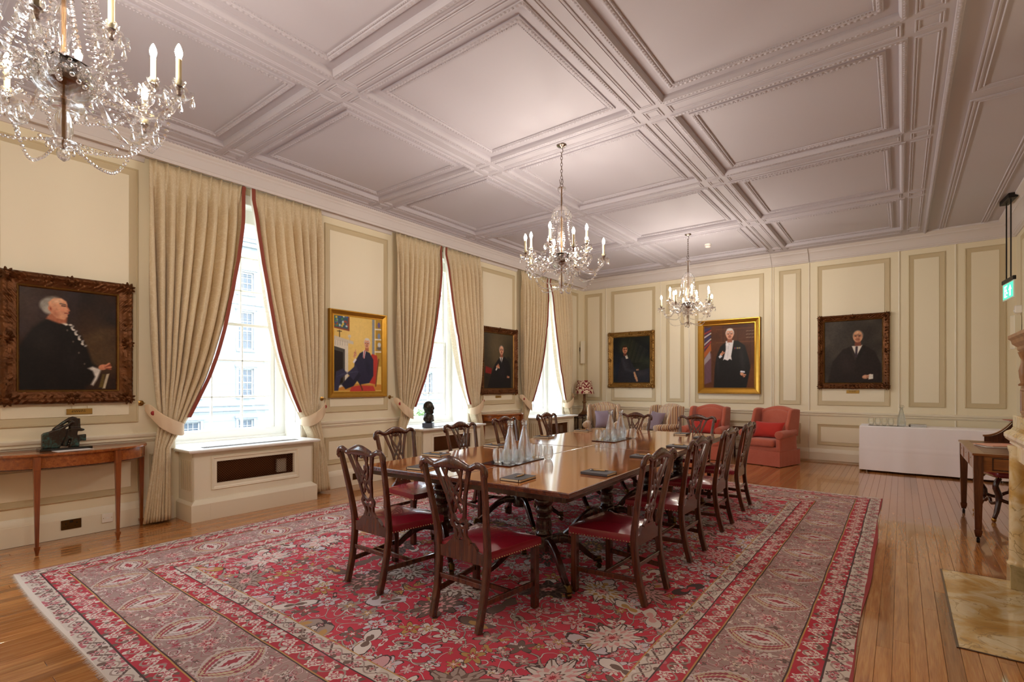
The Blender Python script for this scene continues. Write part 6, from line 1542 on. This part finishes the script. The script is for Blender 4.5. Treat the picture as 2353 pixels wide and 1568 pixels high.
# little brass name plates
for P, a, b, w, h, lab in ((PL, 1.375, 1.232, .10, .028, 'brass name plate hanging under the large profile portrait'), (PL, 7.98, 1.252, .09, .022, 'small brass name plate under the portrait of the bald man'), (PB, -.722, 1.362, .10, .030, 'small brass name plate on the far wall under the balding man')):
    t = thing('name_plate', lab, 'plaque', P(a, b, .014)); L = Vector(t.location); Q = lambda x, y, n: tuple(Vector(P(x, y, n+.0115))-L)
    MB().rloft([(0, 0), (0, .004), (.002, .005)], a-w, a+w, b-h, b+h, Q, cap=True).build('plate', plain('polished_brass_plate', 'b08a44', .35, .6), t)
    en = MB()
    for r, (x0, x1) in ((.35, (-.55, .5)), (-.15, (-.62, .45))):
        k = x0
        while k < x1: l = random.uniform(.05, .16); en.rloft([(0, .0052), (0, .0058), (.0005, .0058)], a+k*w, a+min(k+l, x1)*w, b+r*h, b+(r+.22)*h, Q, cap=True); k += l+.05
    en.build('engraved_lines', M['iron'], t)
    MB().tube([Q(a-w*.6, b+h, .003), Q(a-w*.6, b+h+.03, .003)], .0015, 5).tube([Q(a+w*.6, b+h, .003), Q(a+w*.6, b+h+.03, .003)], .0015, 5).build('hanging_wire', M['brass'], t)
# ------------------------------------------------------------------ the street outside
M['stone'] = plain('pale_portland_stone', '7c8085', .85, bump=(4, .1, .01), var=.05)
M['stone_trim'] = plain('stone_dressings', '8a8e93', .85)
M['slate'] = plain('grey_slate_roof', '666c74', .7)
M['far_glass'] = plain('dark_far_glass', '3c4652', .25)
M['far_frame'] = plain('far_window_frame', 'a0a0a0', .6)
XF = -37.5; GZ = -6.0
struct('ground', MB().box(-60, XL-.57, -40, 130, GZ-.2, GZ), plain('street_paving', '707070', .9))
fb = thing('facade_building', 'pale stone building across the street seen through the windows, rows of sash windows', 'building', (XF, 0, GZ))
cols = [3.1+3.55*k for k in range(18)]; rows = [(-2.9, -1.0), (.65, 2.65), (4.0, 6.75), (8.05, 9.6)]
ys_ = [cols[0]-1.8]+[c for y in cols for c in (y-.55, y+.55)]+[cols[-1]+1.8]
mb = MB(); zt_ = 12.2-GZ
for k in range(0, len(ys_), 2): mb.box(-1, 0, ys_[k], ys_[k+1], 0, zt_)
for y in cols:
    zs_ = [0]+[q-GZ for r in rows for q in r]+[zt_]
    for k in range(0, len(zs_), 2): mb.box(-1, 0, y-.55, y+.55, zs_[k], zs_[k+1])
mb.build('facade_wall', M['stone'], fb)
ya, yb_ = cols[0]-1.8, cols[-1]+1.8
st_ = MB()
for z, h, p in ((-.35, .2, .12), (.0, .12, .10), (3.25, .3, .14), (7.25, .22, .12), (11.4, .30, .30), (11.7, .25, .5), (11.95, .3, .6)): st_.box(-.01, p, ya, yb_, z-GZ, z-GZ+h)
st_.build('string_course', M['stone_trim'], fb)
cj = MB()
for k in range(34):
    z = .25+k*.52
    if z < zt_-1.2: cj.box(-.012, .004, ya, yb_, z, z+.025)
cj.build('course_joint', M['slate'], fb)
MB().prism([(0.3, zt_), (-3.5, zt_+2.2), (-6, zt_+2.4), (-6, zt_)], ya, yb_, lambda a, b, n: (a, n, b)).build('roof', M['slate'], fb)
W0 = {}
for z0, z1 in rows:
    h = z1-z0
    fr_ = MB().rloft([(0, 0), (0, .12), (.10, .12), (.10, 0)], -.55, .55, 0, h, lambda a, b, n: (-.24+n, a, b))
    fr_.box(-.20, -.13, -.45, .45, h*.5-.035, h*.5+.035)
    for y in (-.15, .15): fr_.box(-.19, -.15, y-.018, y+.018, .1, h-.1)
    for z in (.25, .75): fr_.box(-.19, -.15, -.45, .45, h*z-.018, h*z+.018)
    fm = fr_.mesh('window', M['far_frame']); pm = MB().box(-.19, -.18, -.46, .46, .08, h-.08).mesh('pane', M['far_glass'])
    sm_ = MB().box(-.02, .14, -.68, .68, -.14, 0).box(-.02, .05, -.70, -.55, 0, h).box(-.02, .05, .55, .70, 0, h).box(-.02, .18, -.78, .78, h+.12, h+.26).box(-.02, .06, -.70, .70, h, h+.12).mesh('window_surround', M['stone_trim'])
    for y in cols:
        o = link('window', fm, fb, (0, y, z0-GZ)); link('pane', pm, o); link('window_surround', sm_, o)
# a street tree low outside the middle window
tr = thing('street_tree', 'small green street tree outside, low behind the middle window', 'tree', (-21.5, 19.0, GZ))
MB().tube(spline([(0, 0, 0), (.05, .05, 1.6), (0, 0, 3.2), (.1, -.1, 4.6)], 8), [.14, .12, .11, .10, .09, .08, .06, .04], 8).build('trunk', plain('tree_bark', '5b5148', .9), tr)
lf = MB(); rg_ = np.random.default_rng(3)
for k in range(3200):
    v = rg_.normal(size=3); v /= np.linalg.norm(v); r = (.55+.45*rg_.random())*(1+.25*math.sin(v[0]*6)*math.cos(v[1]*5)); p = np.array([1.7, 1.7, 1.35])*v*r+np.array([0, 0, 4.6])
    a, b = rg_.normal(size=3)*.085, rg_.normal(size=3)*.085; lf.add([p-a, p+b, p+a, p-b], [(0, 1, 2, 3)])
lf.build('foliage', plain('green_leaves', '6f8a58', .7), tr, kind='stuff', recalc=False)
struct('lawn', MB().box(-30, -16, 10, 60, GZ, GZ+.05), plain('lawn_green', '7f9a62', .9))
